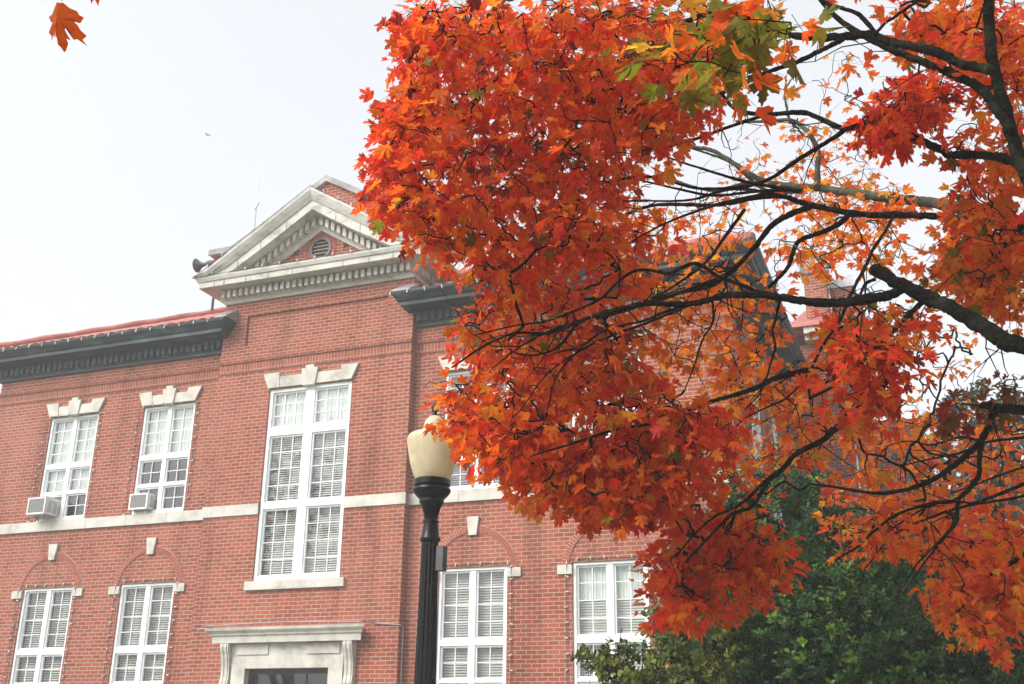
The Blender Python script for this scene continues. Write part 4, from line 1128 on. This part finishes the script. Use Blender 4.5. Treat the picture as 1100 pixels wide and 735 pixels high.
# ---- foliage clumps: (polygon in px, near, far, clusters, palette, leaves per cluster)
RED, RO, OR, YO, GR, DK = 'red', 'ro', 'or', 'yo', 'gr', 'dk'
PAL = {'red': (0.86, 0.070, 0.024), 'ro': (0.90, 0.130, 0.014), 'or': (0.90, 0.225, 0.014), 'yo': (0.85, 0.33, 0.018), 'gr': (0.20, 0.18, 0.015), 'dk': (0.28, 0.025, 0.016), 'pk': (0.80, 0.13, 0.07)}
FOL = [
 ('top_left', [(445, 0), (700, -10), (745, 60), (735, 130), (690, 190), (640, 235), (600, 285), (520, 300), (470, 280), (440, 262), (415, 228), (402, 190), (420, 150), (420, 110), (432, 80)], 4.9, 7.0, 775, {RED: 2.2, RO: 4.2, OR: 3.4, 'dk': .35, 'gr': .3, 'pk': .8}, 6),
 ('left_rim', [(440, 5), (470, 5), (450, 80), (440, 130), (430, 180), (440, 245), (425, 225), (405, 190), (422, 150), (424, 112), (436, 80)], 5.2, 6.2, 96, {RED: 5, RO: 3, 'dk': .8}, 6),
 ('mid_left', [(500, 318), (560, 325), (640, 335), (700, 335), (705, 400), (730, 430), (752, 440), (745, 500), (690, 565), (640, 558), (555, 525), (512, 490), (478, 450), (490, 400), (490, 350)], 5.1, 6.9, 455, {RED: 1.2, RO: 4, OR: 4, YO: .6, 'dk': .4, 'gr': .3, 'pk': .5}, 6),
 ('mid_thin', [(690, 330), (830, 320), (850, 420), (780, 450), (730, 440), (700, 400)], 6.4, 8.4, 62, {OR: 4, YO: 2.5, RO: 2, GR: .3}, 5),
 ('mid_left_low', [(500, 440), (540, 430), (690, 500), (700, 545), (640, 548), (570, 520), (520, 490)], 5.2, 6.0, 125, {RO: 4, OR: 3, RED: 1.5}, 6),
 ('bridge', [(560, 250), (660, 230), (700, 290), (690, 330), (600, 335), (545, 330), (520, 300)], 5.4, 7.2, 91, {RED: 1, RO: 3, OR: 4, 'pk': 1}, 6),
 ('lamp_tip', [(478, 415), (505, 405), (520, 470), (500, 478), (478, 462)], 5.9, 6.3, 18, {RO: 4, OR: 4}, 5),
 ('lamp_tip2', [(474, 440), (490, 430), (505, 470), (490, 482), (476, 468)], 5.9, 6.3, 5, {RO: 4, OR: 5}, 4),
 ('lamp_tip3', [(447, 415), (455, 410), (457, 418), (450, 420)], 6.0, 6.1, 1, {OR: 5}, 1),
 ('side_cover', [(690, 240), (830, 235), (860, 330), (800, 430), (720, 400), (690, 320)], 6.6, 9.2, 38, {OR: 4, YO: 3, RO: 2, 'pk': .6}, 5),
 ('top_gap', [(860, 60), (950, 45), (1030, 130), (940, 160), (870, 110)], 6.5, 9.0, 8, {OR: 4, RO: 2}, 4),
 ('mid_sky', [(960, 360), (1040, 350), (1060, 400), (1000, 425)], 8.0, 10.0, 9, {OR: 4, YO: 1}, 4),
 ('drop_spray', [(694, 600), (735, 550), (790, 545), (838, 575), (842, 622), (808, 642), (775, 662), (735, 668), (700, 655)], 5.85, 6.7, 188, {RED: 3, RO: 4, OR: 2}, 6),
 ('drop_upper', [(735, 540), (760, 510), (800, 505), (815, 540), (775, 565)], 6.0, 6.8, 14, {RO: 3, OR: 4}, 5),
 ('red_band', [(650, 480), (740, 435), (790, 445), (770, 490), (730, 530), (700, 555), (665, 550)], 5.3, 6.3, 113, {RED: 4, RO: 3, OR: 2}, 6),
 ('near_green', [(700, -5), (870, -5), (885, 40), (850, 45), (815, 80), (770, 105), (725, 75)], 3.4, 4.2, 24, {GR: 3.4, YO: .5, OR: 1.6, RO: .9}, 4),
 ('top_fill', [(690, 0), (800, 0), (790, 50), (745, 140), (700, 170), (690, 100)], 5.0, 6.5, 68, {RO: 4, OR: 4, RED: 1.5}, 6),
 ('top_right', [(955, 0), (1100, 0), (1100, 150), (1070, 100), (1055, 70), (1010, 55), (970, 45)], 5.3, 7.0, 113, {RED: 1.6, OR: 4, RO: 3, 'gr': .4, YO: .6, 'pk': .6}, 6),
 ('hang_red', [(935, 105), (960, 88), (1000, 78), (1030, 88), (1015, 115), (985, 135), (965, 150), (938, 142)], 5.0, 5.8, 47, {RED: 3, RO: 3, 'dk': 1}, 6),
 ('hang_low', [(930, 130), (975, 135), (965, 155), (935, 158)], 5.2, 5.8, 8, {RED: 3, RO: 2}, 5),
 ('right_edge', [(1050, 150), (1100, 150), (1100, 340), (1050, 335), (1030, 290), (1012, 235), (1030, 190)], 5.4, 7.2, 108, {OR: 4, RO: 3, RED: 1, 'gr': .5, YO: .6}, 6),
 ('right_mid', [(985, 250), (1040, 230), (1100, 280), (1100, 350), (1060, 340), (1000, 300)], 5.5, 6.8, 62, {OR: 4, RO: 2, 'gr': .8, YO: .7}, 6),
 ('gap_left', [(1020, 140), (1050, 130), (1050, 150), (1030, 155)], 5.2, 5.6, 5, {OR: 3, RO: 3}, 5),
 ('mid_field', [(770, 420), (850, 400), (900, 340), (985, 350), (960, 420), (905, 470), (880, 510), (770, 520), (740, 470)], 6.8, 8.8, 130, {OR: 4, YO: 3, RO: 2, 'pk': .5}, 5),
 ('upper_field', [(790, 260), (850, 300), (830, 330), (760, 330), (700, 340), (700, 300)], 6.4, 8.0, 26, {YO: 3, OR: 4}, 5),
 ('stem_spray', [(880, 330), (960, 325), (1000, 345), (985, 360), (900, 370)], 5.6, 7.0, 46, {OR: 3, RO: 3, YO: 1, GR: .3}, 6),
 ('near_red', [(885, 375), (930, 345), (965, 355), (985, 395), (955, 420), (940, 460), (905, 450), (890, 420)], 4.9, 5.6, 43, {RED: 4, RO: 3, OR: 1.5, 'dk': .4}, 6),
 ('right_low', [(885, 515), (920, 455), (990, 425), (1050, 435), (1105, 460), (1105, 570), (1000, 585), (940, 605), (890, 590)], 7.6, 10.0, 227, {OR: 5, YO: 1.6, RO: 2.4, 'pk': .8}, 5),
 ('right_low2', [(1015, 590), (1100, 540), (1100, 690), (1060, 695), (1020, 670), (1000, 640)], 5.8, 7.2, 142, {OR: 4, RO: 3.5, YO: 1, RED: .8}, 6),
 ('right_bot', [(925, 545), (1010, 530), (1040, 560), (1020, 600), (985, 600), (940, 590)], 6.2, 7.6, 40, {OR: 3, RO: 3, RED: .6}, 5),
 ('dry_leaves', [(1015, 400), (1030, 395), (1034, 440), (1020, 445)], 5.2, 5.5, 5, {'dk': 3, 'br': 3}, 5),
 ('dry_leaves2', [(1070, 395), (1092, 390), (1096, 440), (1075, 438)], 5.2, 5.5, 7, {'br': 5, 'dk': 1}, 5),
 ('far_sparse', [(640, 230), (740, 225), (800, 150), (860, 120), (960, 170), (1000, 200), (990, 230), (880, 240), (800, 230), (740, 290), (680, 290)], 9.2, 11.0, 115, {OR: 4, YO: 2, RO: 1.5, 'pk': .8}, 4),
 ('far_branch', [(850, 195), (960, 200), (1000, 215), (950, 245), (870, 245)], 8.4, 9.4, 45, {OR: 4, YO: 1.5, RO: 2}, 5),
 ('mid_sparse', [(830, 240), (960, 235), (980, 290), (900, 300), (840, 290)], 7.4, 8.6, 55, {OR: 3, YO: 3, RO: 1.5}, 4),
 ('e_left', [(640, 225), (720, 215), (730, 250), (680, 290), (640, 280)], 6.6, 7.6, 40, {OR: 4, RO: 3}, 5),
 ('corner_tip', [(80, -26), (83, -26), (83, -21), (80, -21)], 3.15, 3.25, 1, {'bo': 1}, 2),
 # parts of the crown above and to the right of the view
 ('over', [(480, -20), (1100, -20), (1150, -140), (900, -220), (600, -180), (480, -90)], 5.0, 7.5, 240, {RED: 2, RO: 3, OR: 3}, 5),
 ('beyond_right', [(1110, 0), (1260, -50), (1330, 200), (1250, 300), (1120, 330)], 5.0, 8.0, 120, {OR: 3, RO: 3, RED: 1}, 5),
]
PAL['br'] = (0.22, 0.09, 0.03)
PAL['bo'] = (0.72, 0.13, 0.012)
def inpoly(x, y, poly):
    c = False
    j = len(poly)-1
    for i in range(len(poly)):
        xi, yi = poly[i]
        xj, yj = poly[j]
        if (yi > y) != (yj > y) and x < (xj-xi)*(y-yi)/(yj-yi)+xi:
            c = not c
        j = i
    return c
CL = []                                              # cluster: position, palette index weights, leaf count
frng = random.Random(5)
for (nm, poly, dn, df, cnt, pal, lpc) in FOL:
    xs_, ys_ = [p_[0] for p_ in poly], [p_[1] for p_ in poly]
    got = 0
    ext = min(max(xs_)-min(xs_), max(ys_)-min(ys_))
    ins = 15 if ext > 110 else (8 if ext > 60 else (3 if ext > 30 else 0))
    if nm in ('over', 'beyond_right', 'near_green'): ins = 0
    tries = 0
    while got < cnt and tries < cnt*40:
        tries += 1
        x, y = frng.uniform(min(xs_)-ins*.5, max(xs_)+ins*.5), frng.uniform(min(ys_)-ins*.5, max(ys_)+ins*.5)
        e_ = frng.uniform(-0.55*ins, 1.1*ins) if ins else 0
        x += 0.0
        hits = [inpoly(x+dx, y+dy, poly) for dx, dy in ((e_, 0), (-e_, 0), (0, e_), (0, -e_))]
        if not (all(hits) if e_ >= 0 else sum(hits) >= 2):
            continue
        d = frng.uniform(dn, df)
        ks, ws = zip(*pal.items())
        CL.append((at(x, y, d), frng.choices(ks, ws, k=lpc), pal))
        got += 1
# ---- twigs: every clump joins the nearest piece of branch or earlier twig
nodes = [np.asarray(p) for p in SK_P]
P_arr = np.array(nodes)
cap_n = len(P_arr)+len(CL)*4+10
BUF = np.zeros((cap_n, 3))
BUF[:len(P_arr)] = P_arr
n_sk = len(P_arr)
par = [-1]*cap_n
cnt_n = n_sk
cpos = np.array([c[0] for c in CL])
d_sk = np.array([np.min(np.linalg.norm(P_arr-c, axis=1)) for c in cpos])
order = np.argsort(d_sk)
weight = np.zeros(cap_n)
tips = []
for ci in order:
    c = cpos[ci]
    dv = np.linalg.norm(BUF[:cnt_n]-c, axis=1)
    # prefer joints a little farther from the tip and above it
    j = int(np.argmin(dv+0.25*np.maximum(0, c[2]-BUF[:cnt_n, 2])+np.where(dv < 0.06, 0.3, 0)))
    a = BUF[j]
    ln = np.linalg.norm(c-a)
    steps = 1 if ln < 0.18 else (2 if ln < 0.5 else 3)
    prev = j
    for s in range(1, steps+1):
        t = s/steps
        q = a*(1-t)+c*t
        if s < steps:
            q = q+np.array([0, 0, 0.10*ln*math.sin(math.pi*t)])+RNG.normal(0, 0.05*ln, 3)
        BUF[cnt_n] = q
        par[cnt_n] = prev
        prev = cnt_n
        cnt_n += 1
    tips.append((ci, prev))
    CL[ci] = CL[ci]+(BUF[par[prev]].copy(),)
for ci, tip in tips:
    k = tip
    while k >= n_sk:
        weight[k] += 1
        k = par[k]
twig = MB()
children = {}
for k in range(n_sk, cnt_n):
    children.setdefault(par[k], []).append(k)
def trad(k):
    return min(0.009, 0.0014+0.0008*math.sqrt(weight[k]))
for k in range(n_sk, cnt_n):
    a, b = BUF[par[k]], BUF[k]
    r0 = trad(par[k]) if par[k] >= n_sk else trad(k)*1.15
    jl = 0.07*np.linalg.norm(b-a)
    m1, m2 = a*0.67+b*0.33+RNG.normal(0, jl, 3), a*0.33+b*0.67+RNG.normal(0, jl, 3)
    tp = catmull([a, m1, m2, b], 2)
    twig.tube(tp, np.linspace(max(r0, trad(k)), trad(k), len(tp)), 5)
# bare hanging twiglets in the see-through part of the crown
brng = random.Random(3)
for _ in range(130):
    j = brng.randrange(n_sk)
    p0 = BUF[j].copy()
    if (p0-CAM)@RT < -0.45: continue
    dirv = np.array([brng.uniform(-1, 0.4), brng.uniform(-0.6, 0.6), brng.uniform(-1.0, 0.5)])
    dirv /= np.linalg.norm(dirv)
    ln = brng.uniform(0.15, 0.6)
    pts = [p0]
    for s in range(4):
        dirv = dirv+RNG.normal(0, 0.42, 3)
        dirv /= np.linalg.norm(dirv)
        pts.append(pts[-1]+dirv*ln/4)
    twig.tube(pts, [0.0035, 0.003, 0.0022, 0.0016, 0.0009], 5)
    for s in (1, 2, 3):
        if brng.random() < 0.6:
            dv2 = dirv+RNG.normal(0, 0.6, 3)
            dv2 /= np.linalg.norm(dv2)
            twig.tube([pts[s], pts[s]+dv2*ln*0.3], [0.0025, 0.001], 4)
o = twig.build('twigs', M['bark'], maple, smooth=True)

# ---- leaves
half = [(0.05, 0.88), (0.13, 0.84), (0.105, 0.73), (0.175, 0.70), (0.115, 0.60), (0.12, 0.50), (0.21, 0.585), (0.25, 0.69), (0.315, 0.66), (0.46, 0.76),
        (0.42, 0.62), (0.53, 0.575), (0.41, 0.485), (0.36, 0.42), (0.24, 0.33), (0.35, 0.32), (0.40, 0.36), (0.52, 0.25), (0.40, 0.205), (0.36, 0.135), (0.20, 0.11), (0.08, 0.045)]
outl = [(0.0, 1.0)]+half+[(0.0, 0.07)]+[(-x, y) for x, y in reversed(half)]
outl = np.array(outl)
NO = len(outl)
def leaf_templates(n=16):
    T_ = []
    r = np.random.default_rng(4)
    for k in range(n):
        pts = outl.copy()
        pts = pts*(1+r.normal(0, 0.035, pts.shape))
        ctr = np.array([[0, 0.36]])
        pts = np.vstack([pts, ctr])
        fold = r.uniform(-0.2, 0.75)
        droop = r.uniform(-0.2, 1.1)
        tw = r.uniform(-0.8, 0.8)
        z = fold*np.abs(pts[:, 0])-droop*(pts[:, 1]**2)*0.5+tw*pts[:, 0]*pts[:, 1]+0.05*np.sin(9*pts[:, 0]+r.uniform(0, 6))
        z -= 0.7*r.uniform(0, 1)*pts[:, 0]**2
        T_.append(np.column_stack([pts, z]))
    return T_
TEMPL = leaf_templates()
TRI = np.array([(i, (i+1) % NO, NO) for i in range(NO)])
edge = np.concatenate([np.clip(np.linalg.norm(outl-[0, 0.36], axis=1)/0.6, 0, 1), [0.0]])
LV, LF, LC = [], [], []
lr = np.random.default_rng(21)
PT = MB()
voff = 0
for (pos, cols, pal, up_) in CL:
    n = len(cols)
    tint = lr.normal(0, 0.10)
    fa = lr.uniform(0, 2*math.pi)
    for i in range(n):
        az = fa+2*math.pi*i/n+lr.normal(0, 0.5)
        el = rad(lr.uniform(-80, 5) if lr.random() < 0.8 else lr.uniform(-20, 40))
        if 'bo' in pal: el = rad(lr.uniform(-85, -65))
        pet = np.array([math.cos(az)*math.cos(el*0.5), math.sin(az)*math.cos(el*0.5), math.sin(el*0.5)-0.15])
        pl = lr.uniform(0.04, 0.13)
        back = min(0.30, np.linalg.norm(up_-pos)*0.8)
        b = pos+(up_-pos)/(np.linalg.norm(up_-pos)+1e-6)*back*(i//2*2)/max(1, n)+lr.normal(0, 0.012, 3)
        e = b+pet/np.linalg.norm(pet)*pl
        mid = np.array([math.cos(az)*math.cos(el), math.sin(az)*math.cos(el), math.sin(el)])
        mid = mid+lr.normal(0, 0.15, 3)
        mid /= np.linalg.norm(mid)
        side = np.cross(mid, [0, 0, 1.0])
        if np.linalg.norm(side) < 0.1:
            side = np.array([1.0, 0, 0])
        side /= np.linalg.norm(side)
        nrm = np.cross(side, mid)
        a = lr.normal(0, 0.55)
        s2 = side*math.cos(a)+nrm*math.sin(a)
        n2 = np.cross(s2, mid)
        size = (1.3 if pal.get('gr', 0) > 2 else (1.1 if 'bo' in pal else 1.0))*float(np.clip(lr.normal(0.066, 0.017), 0.035, 0.11))
        t = TEMPL[lr.integers(len(TEMPL))]
        LV.append(e+size*(t[:, :1]*s2*lr.uniform(0.85, 1.05)+t[:, 1:2]*mid+t[:, 2:3]*n2))
        LF.append(TRI+voff)
        base = np.array(PAL[cols[i]])
        f = np.clip(1+tint+lr.normal(0, 0.16), 0.5, 1.4)
        base = base*f*np.array([1, lr.uniform(0.75, 1.3), 1])
        # leaf margins redder and darker than the middle
        ec = base*np.array([0.94, 0.70, 0.8])
        k = (edge**1.5)[:, None]*lr.uniform(0.2, 1.0)
        LC.append(np.column_stack([np.clip(base*(1-k)+ec*k, 0, 0.92), np.ones(NO+1)]))
        PT.add([b+[0.0012, 0, 0], b-[0.0012, 0, 0], e-[0.001, 0, 0], e+[0.001, 0, 0]], [(0, 1, 2, 3)])
        PT.add([b+[0, 0.0012, 0], b-[0, 0.0012, 0], e-[0, 0.001, 0], e+[0, 0.001, 0]], [(0, 1, 2, 3)])
        voff += NO+1
def big_mesh(name, V, F, Ccol, m, parent):
    V = np.concatenate(V)
    F = np.concatenate(F)
    Ccol = np.concatenate(Ccol)
    me = bpy.data.meshes.new(name)
    k = F.shape[1]
    me.vertices.add(len(V))
    me.vertices.foreach_set('co', (V-np.array(parent.location)).ravel())
    me.loops.add(F.size)
    me.loops.foreach_set('vertex_index', F.ravel())
    me.polygons.add(len(F))
    me.polygons.foreach_set('loop_start', np.arange(0, F.size, k))
    me.update(calc_edges=True)
    at_ = me.attributes.new('leaf_color', 'FLOAT_COLOR', 'POINT')
    at_.data.foreach_set('color', Ccol.ravel())
    me.materials.append(m)
    me.validate()
    o = bpy.data.objects.new(name, me)
    COL.objects.link(o)
    o.parent = parent
    return o
big_mesh('crown', LV, LF, LC, M['maple_leaf'], maple)
PT.build('leaf_stalks', M['red_stalk'] if 'red_stalk' in M else M['bark'], maple)
print('leaves', len(LV))

# ------------------------------------------------------------------ evergreen shrubs
def leafy(name, centre, lobes, n, leaf, cols, label, cat, stems, seed, m='holly_leaf', spread=0.9, twigs=0, group=None, inner=0.35):
    r = np.random.default_rng(seed)
    t = thing(name, centre, label, cat, group)
    V, F, Cc = [], [], []
    off = 0
    shape = np.array([(0, 0, 0), (-0.30, 0.35, 0.08), (0, 0.45, -0.03), (0.30, 0.35, 0.08), (-0.24, 0.72, 0.05), (0.24, 0.72, 0.05), (0, 1.0, -0.12)])
    tri = np.array([(0, 2, 1), (0, 3, 2), (1, 2, 4), (2, 3, 5), (4, 2, 6), (2, 5, 6)])
    tot = sum(l[3]*l[4]*l[5] for l in lobes)**1.0
    tw = MB()
    for (lx, ly, lz, ax, ay, az) in lobes:
        # sprigs on the shell of each lobe, each a fan of leaves round a twig tip
        k = int(n*(ax*ay*az)/tot/9)
        for _ in range(k):
            d = r.normal(0, 1, 3)
            d /= np.linalg.norm(d)
            rr = (inner+(1-inner)*r.random()**0.6)*(1+0.16*math.sin(5*d[0]+3*d[2]+lx)+0.13*math.sin(9*d[1]-7*d[2])+r.normal(0, 0.06))
            c = np.array([lx+ax*d[0]*rr, ly+ay*d[1]*rr, lz+az*d[2]*rr])
            if c[2] < 0.1: continue
            outd = d*np.array([1, 1, 0.7])+np.array([0, 0, 0.45])+r.normal(0, 0.35, 3)
            outd /= np.linalg.norm(outd)
            base = np.array(cols[r.integers(len(cols))])*np.clip(1+r.normal(0, 0.2), 0.5, 1.6)
            ln = leaf*r.uniform(1.5, 3.0)
            tw.tube([c-outd*ln*1.2, c+outd*ln*0.8], [0.004, 0.0015], 3)
            for q in range(9):
                b = c+outd*ln*(q/9-0.4)
                az_ = q*2.4+r.normal(0, 0.4)
                u = np.cross(outd, [0.3, 0.1, 1.0]); u /= np.linalg.norm(u)
                w = np.cross(outd, u)
                md = outd*r.uniform(0.35, 0.9)+(u*math.cos(az_)+w*math.sin(az_))
                md /= np.linalg.norm(md)
                sd = np.cross(md, outd); sd /= (np.linalg.norm(sd)+1e-9)
                nn = np.cross(sd, md)
                s = leaf*r.uniform(0.7, 1.3)
                V.append(b+s*(shape[:, :1]*sd+shape[:, 1:2]*md+shape[:, 2:3]*nn))
                F.append(tri+off)
                off += 7
                fcol = base*np.clip(1+r.normal(0, 0.15), 0.6, 1.5)
                Cc.append(np.tile(np.append(fcol, 1.0), (7, 1)))
    st_ = MB()
    for (bx_, by_, tx, ty_, tz_, rr) in stems:
        b = np.array([centre[0]+bx_, centre[1]+by_, -0.05])
        e = np.array([tx, ty_, tz_])
        mid = (b+e)/2+np.append(r.normal(0, 0.12, 2), 0)
        pts = catmull([b, mid, e], 6)
        st_.tube(pts, np.linspace(rr, rr*0.25, len(pts)), 8)
    st_.build('trunk' if cat == 'tree' else 'stem', M['bark'], t, smooth=True)
    tw.build('twigs', M['bark'], t)
    big_mesh('crown', V, F, Cc, M[m], t)
    return t
HG = [(0.022, 0.075, 0.008), (0.010, 0.042, 0.006), (0.036, 0.10, 0.010), (0.085, 0.16, 0.018), (0.012, 0.05, 0.009), (0.018, 0.066, 0.010)]
# dark holly between the maple and the building
def lobe_px(px, py, d, rx, rz, ry=None):
    c = at(px, py, d)
    mpp = d/F_PX
    return (c[0], c[1], c[2], rx*mpp, (ry or rx)*mpp, rz*mpp)
hol = [lobe_px(840, 640, 11.0, 105, 110), lobe_px(905, 720, 10.0, 110, 95), lobe_px(790, 730, 10.2, 80, 85), lobe_px(1010, 740, 10.0, 120, 75), lobe_px(840, 545, 11.6, 58, 60),
       lobe_px(780, 590, 11.4, 45, 55), lobe_px(930, 620, 11.6, 80, 70), lobe_px(900, 850, 10.2, 170, 90), lobe_px(1070, 700, 11.5, 90, 90), lobe_px(780, 530, 11.5, 26, 30)]
hc = at(880, 800, 10.5)
leafy('holly_tree', (hc[0], hc[1], 0), hol, 95000, 0.05, HG, 'dense dark green holly filling the lower right in front of the brick wall', 'tree',
      [(0, 0, *at(840, 620, 11.0), 0.09), (0.4, 0.1, *at(930, 660, 10.6), 0.07), (-0.5, 0.1, *at(790, 690, 10.2), 0.06), (0.9, 0, *at(1020, 700, 10.2), 0.06), (0.1, 0.3, *at(836, 530, 11.6), 0.05)], 3)
YG = [(0.16, 0.20, 0.03), (0.10, 0.15, 0.03), (0.20, 0.22, 0.035), (0.07, 0.11, 0.03)]
yb = [lobe_px(735, 700, 9.2, 50, 70, 40), lobe_px(690, 725, 9.0, 34, 34, 30), lobe_px(770, 670, 9.6, 34, 45, 30), lobe_px(720, 780, 9.2, 70, 60, 50)]
yc = at(720, 760, 9.2)
leafy('shrub', (yc[0], yc[1], 0), yb, 4200, 0.055, YG, 'loose yellow green shrub overlapping the right lower window beside the holly', 'shrub',
      [(0, 0, *at(735, 690, 9.2), 0.025), (-0.1, 0, *at(690, 715, 9.0), 0.02), (0.2, 0, *at(765, 660, 9.5), 0.02), (-0.1, 0.1, *at(655, 705, 8.9), 0.012)], 5, inner=0.1)
yb2 = [lobe_px(650, 712, 8.9, 26, 16, 14), lobe_px(630, 705, 8.9, 14, 8, 8), lobe_px(672, 735, 8.9, 28, 18, 18), lobe_px(665, 698, 8.9, 14, 10, 10)]
yd = at(665, 760, 8.9)
leafy('shrub', (yd[0], yd[1], 0), yb2, 700, 0.055, YG, 'thin sprigs of pale green leaves in front of the lower window right of the lamp', 'shrub',
      [(0, 0, *at(650, 712, 8.9), 0.012), (0.05, 0, *at(672, 735, 8.9), 0.012), (0, 0, *at(630, 706, 8.9), 0.007)], 6, inner=0.0)
# hazy evergreen far to the right
GG = [(0.05, 0.085, 0.06), (0.04, 0.07, 0.05), (0.06, 0.09, 0.07)]
fe = [lobe_px(1030, 500, 22, 50, 60), lobe_px(1075, 460, 22, 40, 45), lobe_px(1090, 560, 22, 60, 80), lobe_px(1000, 580, 22, 45, 60), lobe_px(1060, 650, 22, 80, 90), lobe_px(1040, 430, 22, 16, 22), lobe_px(1010, 455, 22, 16, 20)]
fc = at(1060, 700, 22)
leafy('evergreen_tree', (fc[0], fc[1], 0), fe, 15000, 0.13, GG, 'tall grey green evergreen standing in the mist right of the building', 'tree',
      [(0, 0, *at(1060, 470, 22), 0.16)], 8)
# tree across the lawn, outside the frame, mirrored in the window glass
BT = [(0.10, 0.05, 0.02), (0.07, 0.04, 0.02), (0.05, 0.05, 0.02)]
ml = [(-14.0, -22.5, 12.0, 2.6, 2.6, 3.2), (-11.8, -21.5, 10.2, 1.7, 1.7, 1.6), (-16.5, -23.0, 10.8, 2.0, 2.0, 2.0), (-18.5, -27.0, 13.5, 2.6, 2.6, 2.6)]
leafy('street_tree', (-14.5, -23, 0), ml, 2600, 0.17, BT, 'thin leaved brown tree mirrored faintly in the tall window glass', 'tree', [(0, 0, -14.0, -22.5, 13.5, 0.24), (0, 0, -16.5, -23, 11.5, 0.14), (0, 0, -11.8, -21.5, 10.8, 0.12), (0, 0, -18.0, -26.5, 13.5, 0.14)], 9)
# bird
bp_ = at(223, 145, 60)
bt = thing('bird', tuple(bp_), 'tiny grey bird gliding in the white sky above the pediment', 'bird')
bm_ = MB()
bm_.tube([bp_+RT*-0.14, bp_+RT*-0.05, bp_+RT*0.08, bp_+RT*0.17], [0.01, 0.04, 0.04, 0.01], 8)
u_ = UP*0.10
bm_.add([bp_+RT*0.04, bp_-RT*0.04, bp_+u_*0.9-RT*0.10+FWD*0.25, bp_+u_*0.2-RT*0.17+FWD*0.42, bp_+u_*0.7-RT*0.02+FWD*0.25], [(0, 1, 2, 4), (2, 3, 4)])
bm_.add([bp_+RT*0.04, bp_-RT*0.04, bp_+u_*0.9-RT*0.10-FWD*0.25, bp_+u_*0.2-RT*0.17-FWD*0.42, bp_+u_*0.7-RT*0.02-FWD*0.25], [(0, 1, 2, 4), (2, 3, 4)])
bm_.build('body', M['grey_metal'], bt)

# ------------------------------------------------------------------ mist
m, nt, out = new_mat('mist')
pv = N(nt, 'ShaderNodeVolumePrincipled')
pv.inputs['Color'].default_value = (0.93, 0.95, 0.98, 1)
pv.inputs['Density'].default_value = 0.0032
L(nt, pv.outputs[0], out.inputs['Volume'])
hz = MB().box(-200, 200, -200, 200, -1.0, 24.0).build('haze', m)
tag(hz, 'thin pale morning mist over the whole place', 'mist', kind='stuff')

# ------------------------------------------------------------------ light
w = bpy.data.worlds.new('World')
SC.world = w
w.use_nodes = True
nt = w.node_tree
nt.nodes.clear()
sky = nt.nodes.new('ShaderNodeTexSky')
sky.sky_type = 'NISHITA'
sky.sun_disc = False
SUN_EL, SUN_AZ = rad(40), rad(218)                   # azimuth clockwise from +Y
sky.sun_elevation = SUN_EL
sky.sun_rotation = SUN_AZ
sky.air_density = 1.0
sky.dust_density = 6.0
sky.ozone_density = 1.0
hs = nt.nodes.new('ShaderNodeHueSaturation')
hs.inputs['Saturation'].default_value = 0.22
bg = nt.nodes.new('ShaderNodeBackground')
bg.inputs['Strength'].default_value = 0.15
wo = nt.nodes.new('ShaderNodeOutputWorld')
nt.links.new(sky.outputs[0], hs.inputs['Color'])
ov = nt.nodes.new('ShaderNodeMix')
ov.data_type = 'RGBA'
tcs = nt.nodes.new('ShaderNodeTexCoord')
cn = nt.nodes.new('ShaderNodeTexNoise')
cn.inputs['Scale'].default_value = 1.6
cn.inputs['Detail'].default_value = 4.0
nt.links.new(tcs.outputs['Generated'], cn.inputs['Vector'])
cr = nt.nodes.new('ShaderNodeValToRGB')
cr.color_ramp.elements[0].position = 0.35
cr.color_ramp.elements[0].color = (0.48, 0.48, 0.48, 1)
cr.color_ramp.elements[1].position = 0.65
cr.color_ramp.elements[1].color = (0.68, 0.68, 0.68, 1)
nt.links.new(cn.outputs['Fac'], cr.inputs['Fac'])
nt.links.new(cr.outputs['Color'], ov.inputs[0])
ov.inputs[7].default_value = (2.05, 2.12, 2.22, 1)
nt.links.new(hs.outputs[0], ov.inputs[6])
nt.links.new(ov.outputs[2], bg.inputs['Color'])
nt.links.new(bg.outputs[0], wo.inputs['Surface'])
sd = bpy.data.lights.new('sun', 'SUN')
sd.energy = 1.0
sd.angle = rad(35)
sd.color = (1.0, 0.97, 0.93)
so = bpy.data.objects.new('sun', sd)
COL.objects.link(so)
dirv = Vector((math.sin(SUN_AZ)*math.cos(SUN_EL), math.cos(SUN_AZ)*math.cos(SUN_EL), math.sin(SUN_EL)))
so.rotation_euler = (-dirv).to_track_quat('-Z', 'Y').to_euler()

SC.view_settings.view_transform = 'Standard'
SC.view_settings.look = 'None'
SC.view_settings.gamma = 1.0
SC.view_settings.use_curve_mapping = False
SC.view_settings.exposure = 1.5
SC.render.engine = 'CYCLES'
SC.cycles.use_denoising = True
SC.cycles.max_bounces = 10
SC.cycles.diffuse_bounces = 8
SC.cycles.transmission_bounces = 8
SC.cycles.transparent_max_bounces = 12
SC.cycles.volume_bounces = 2
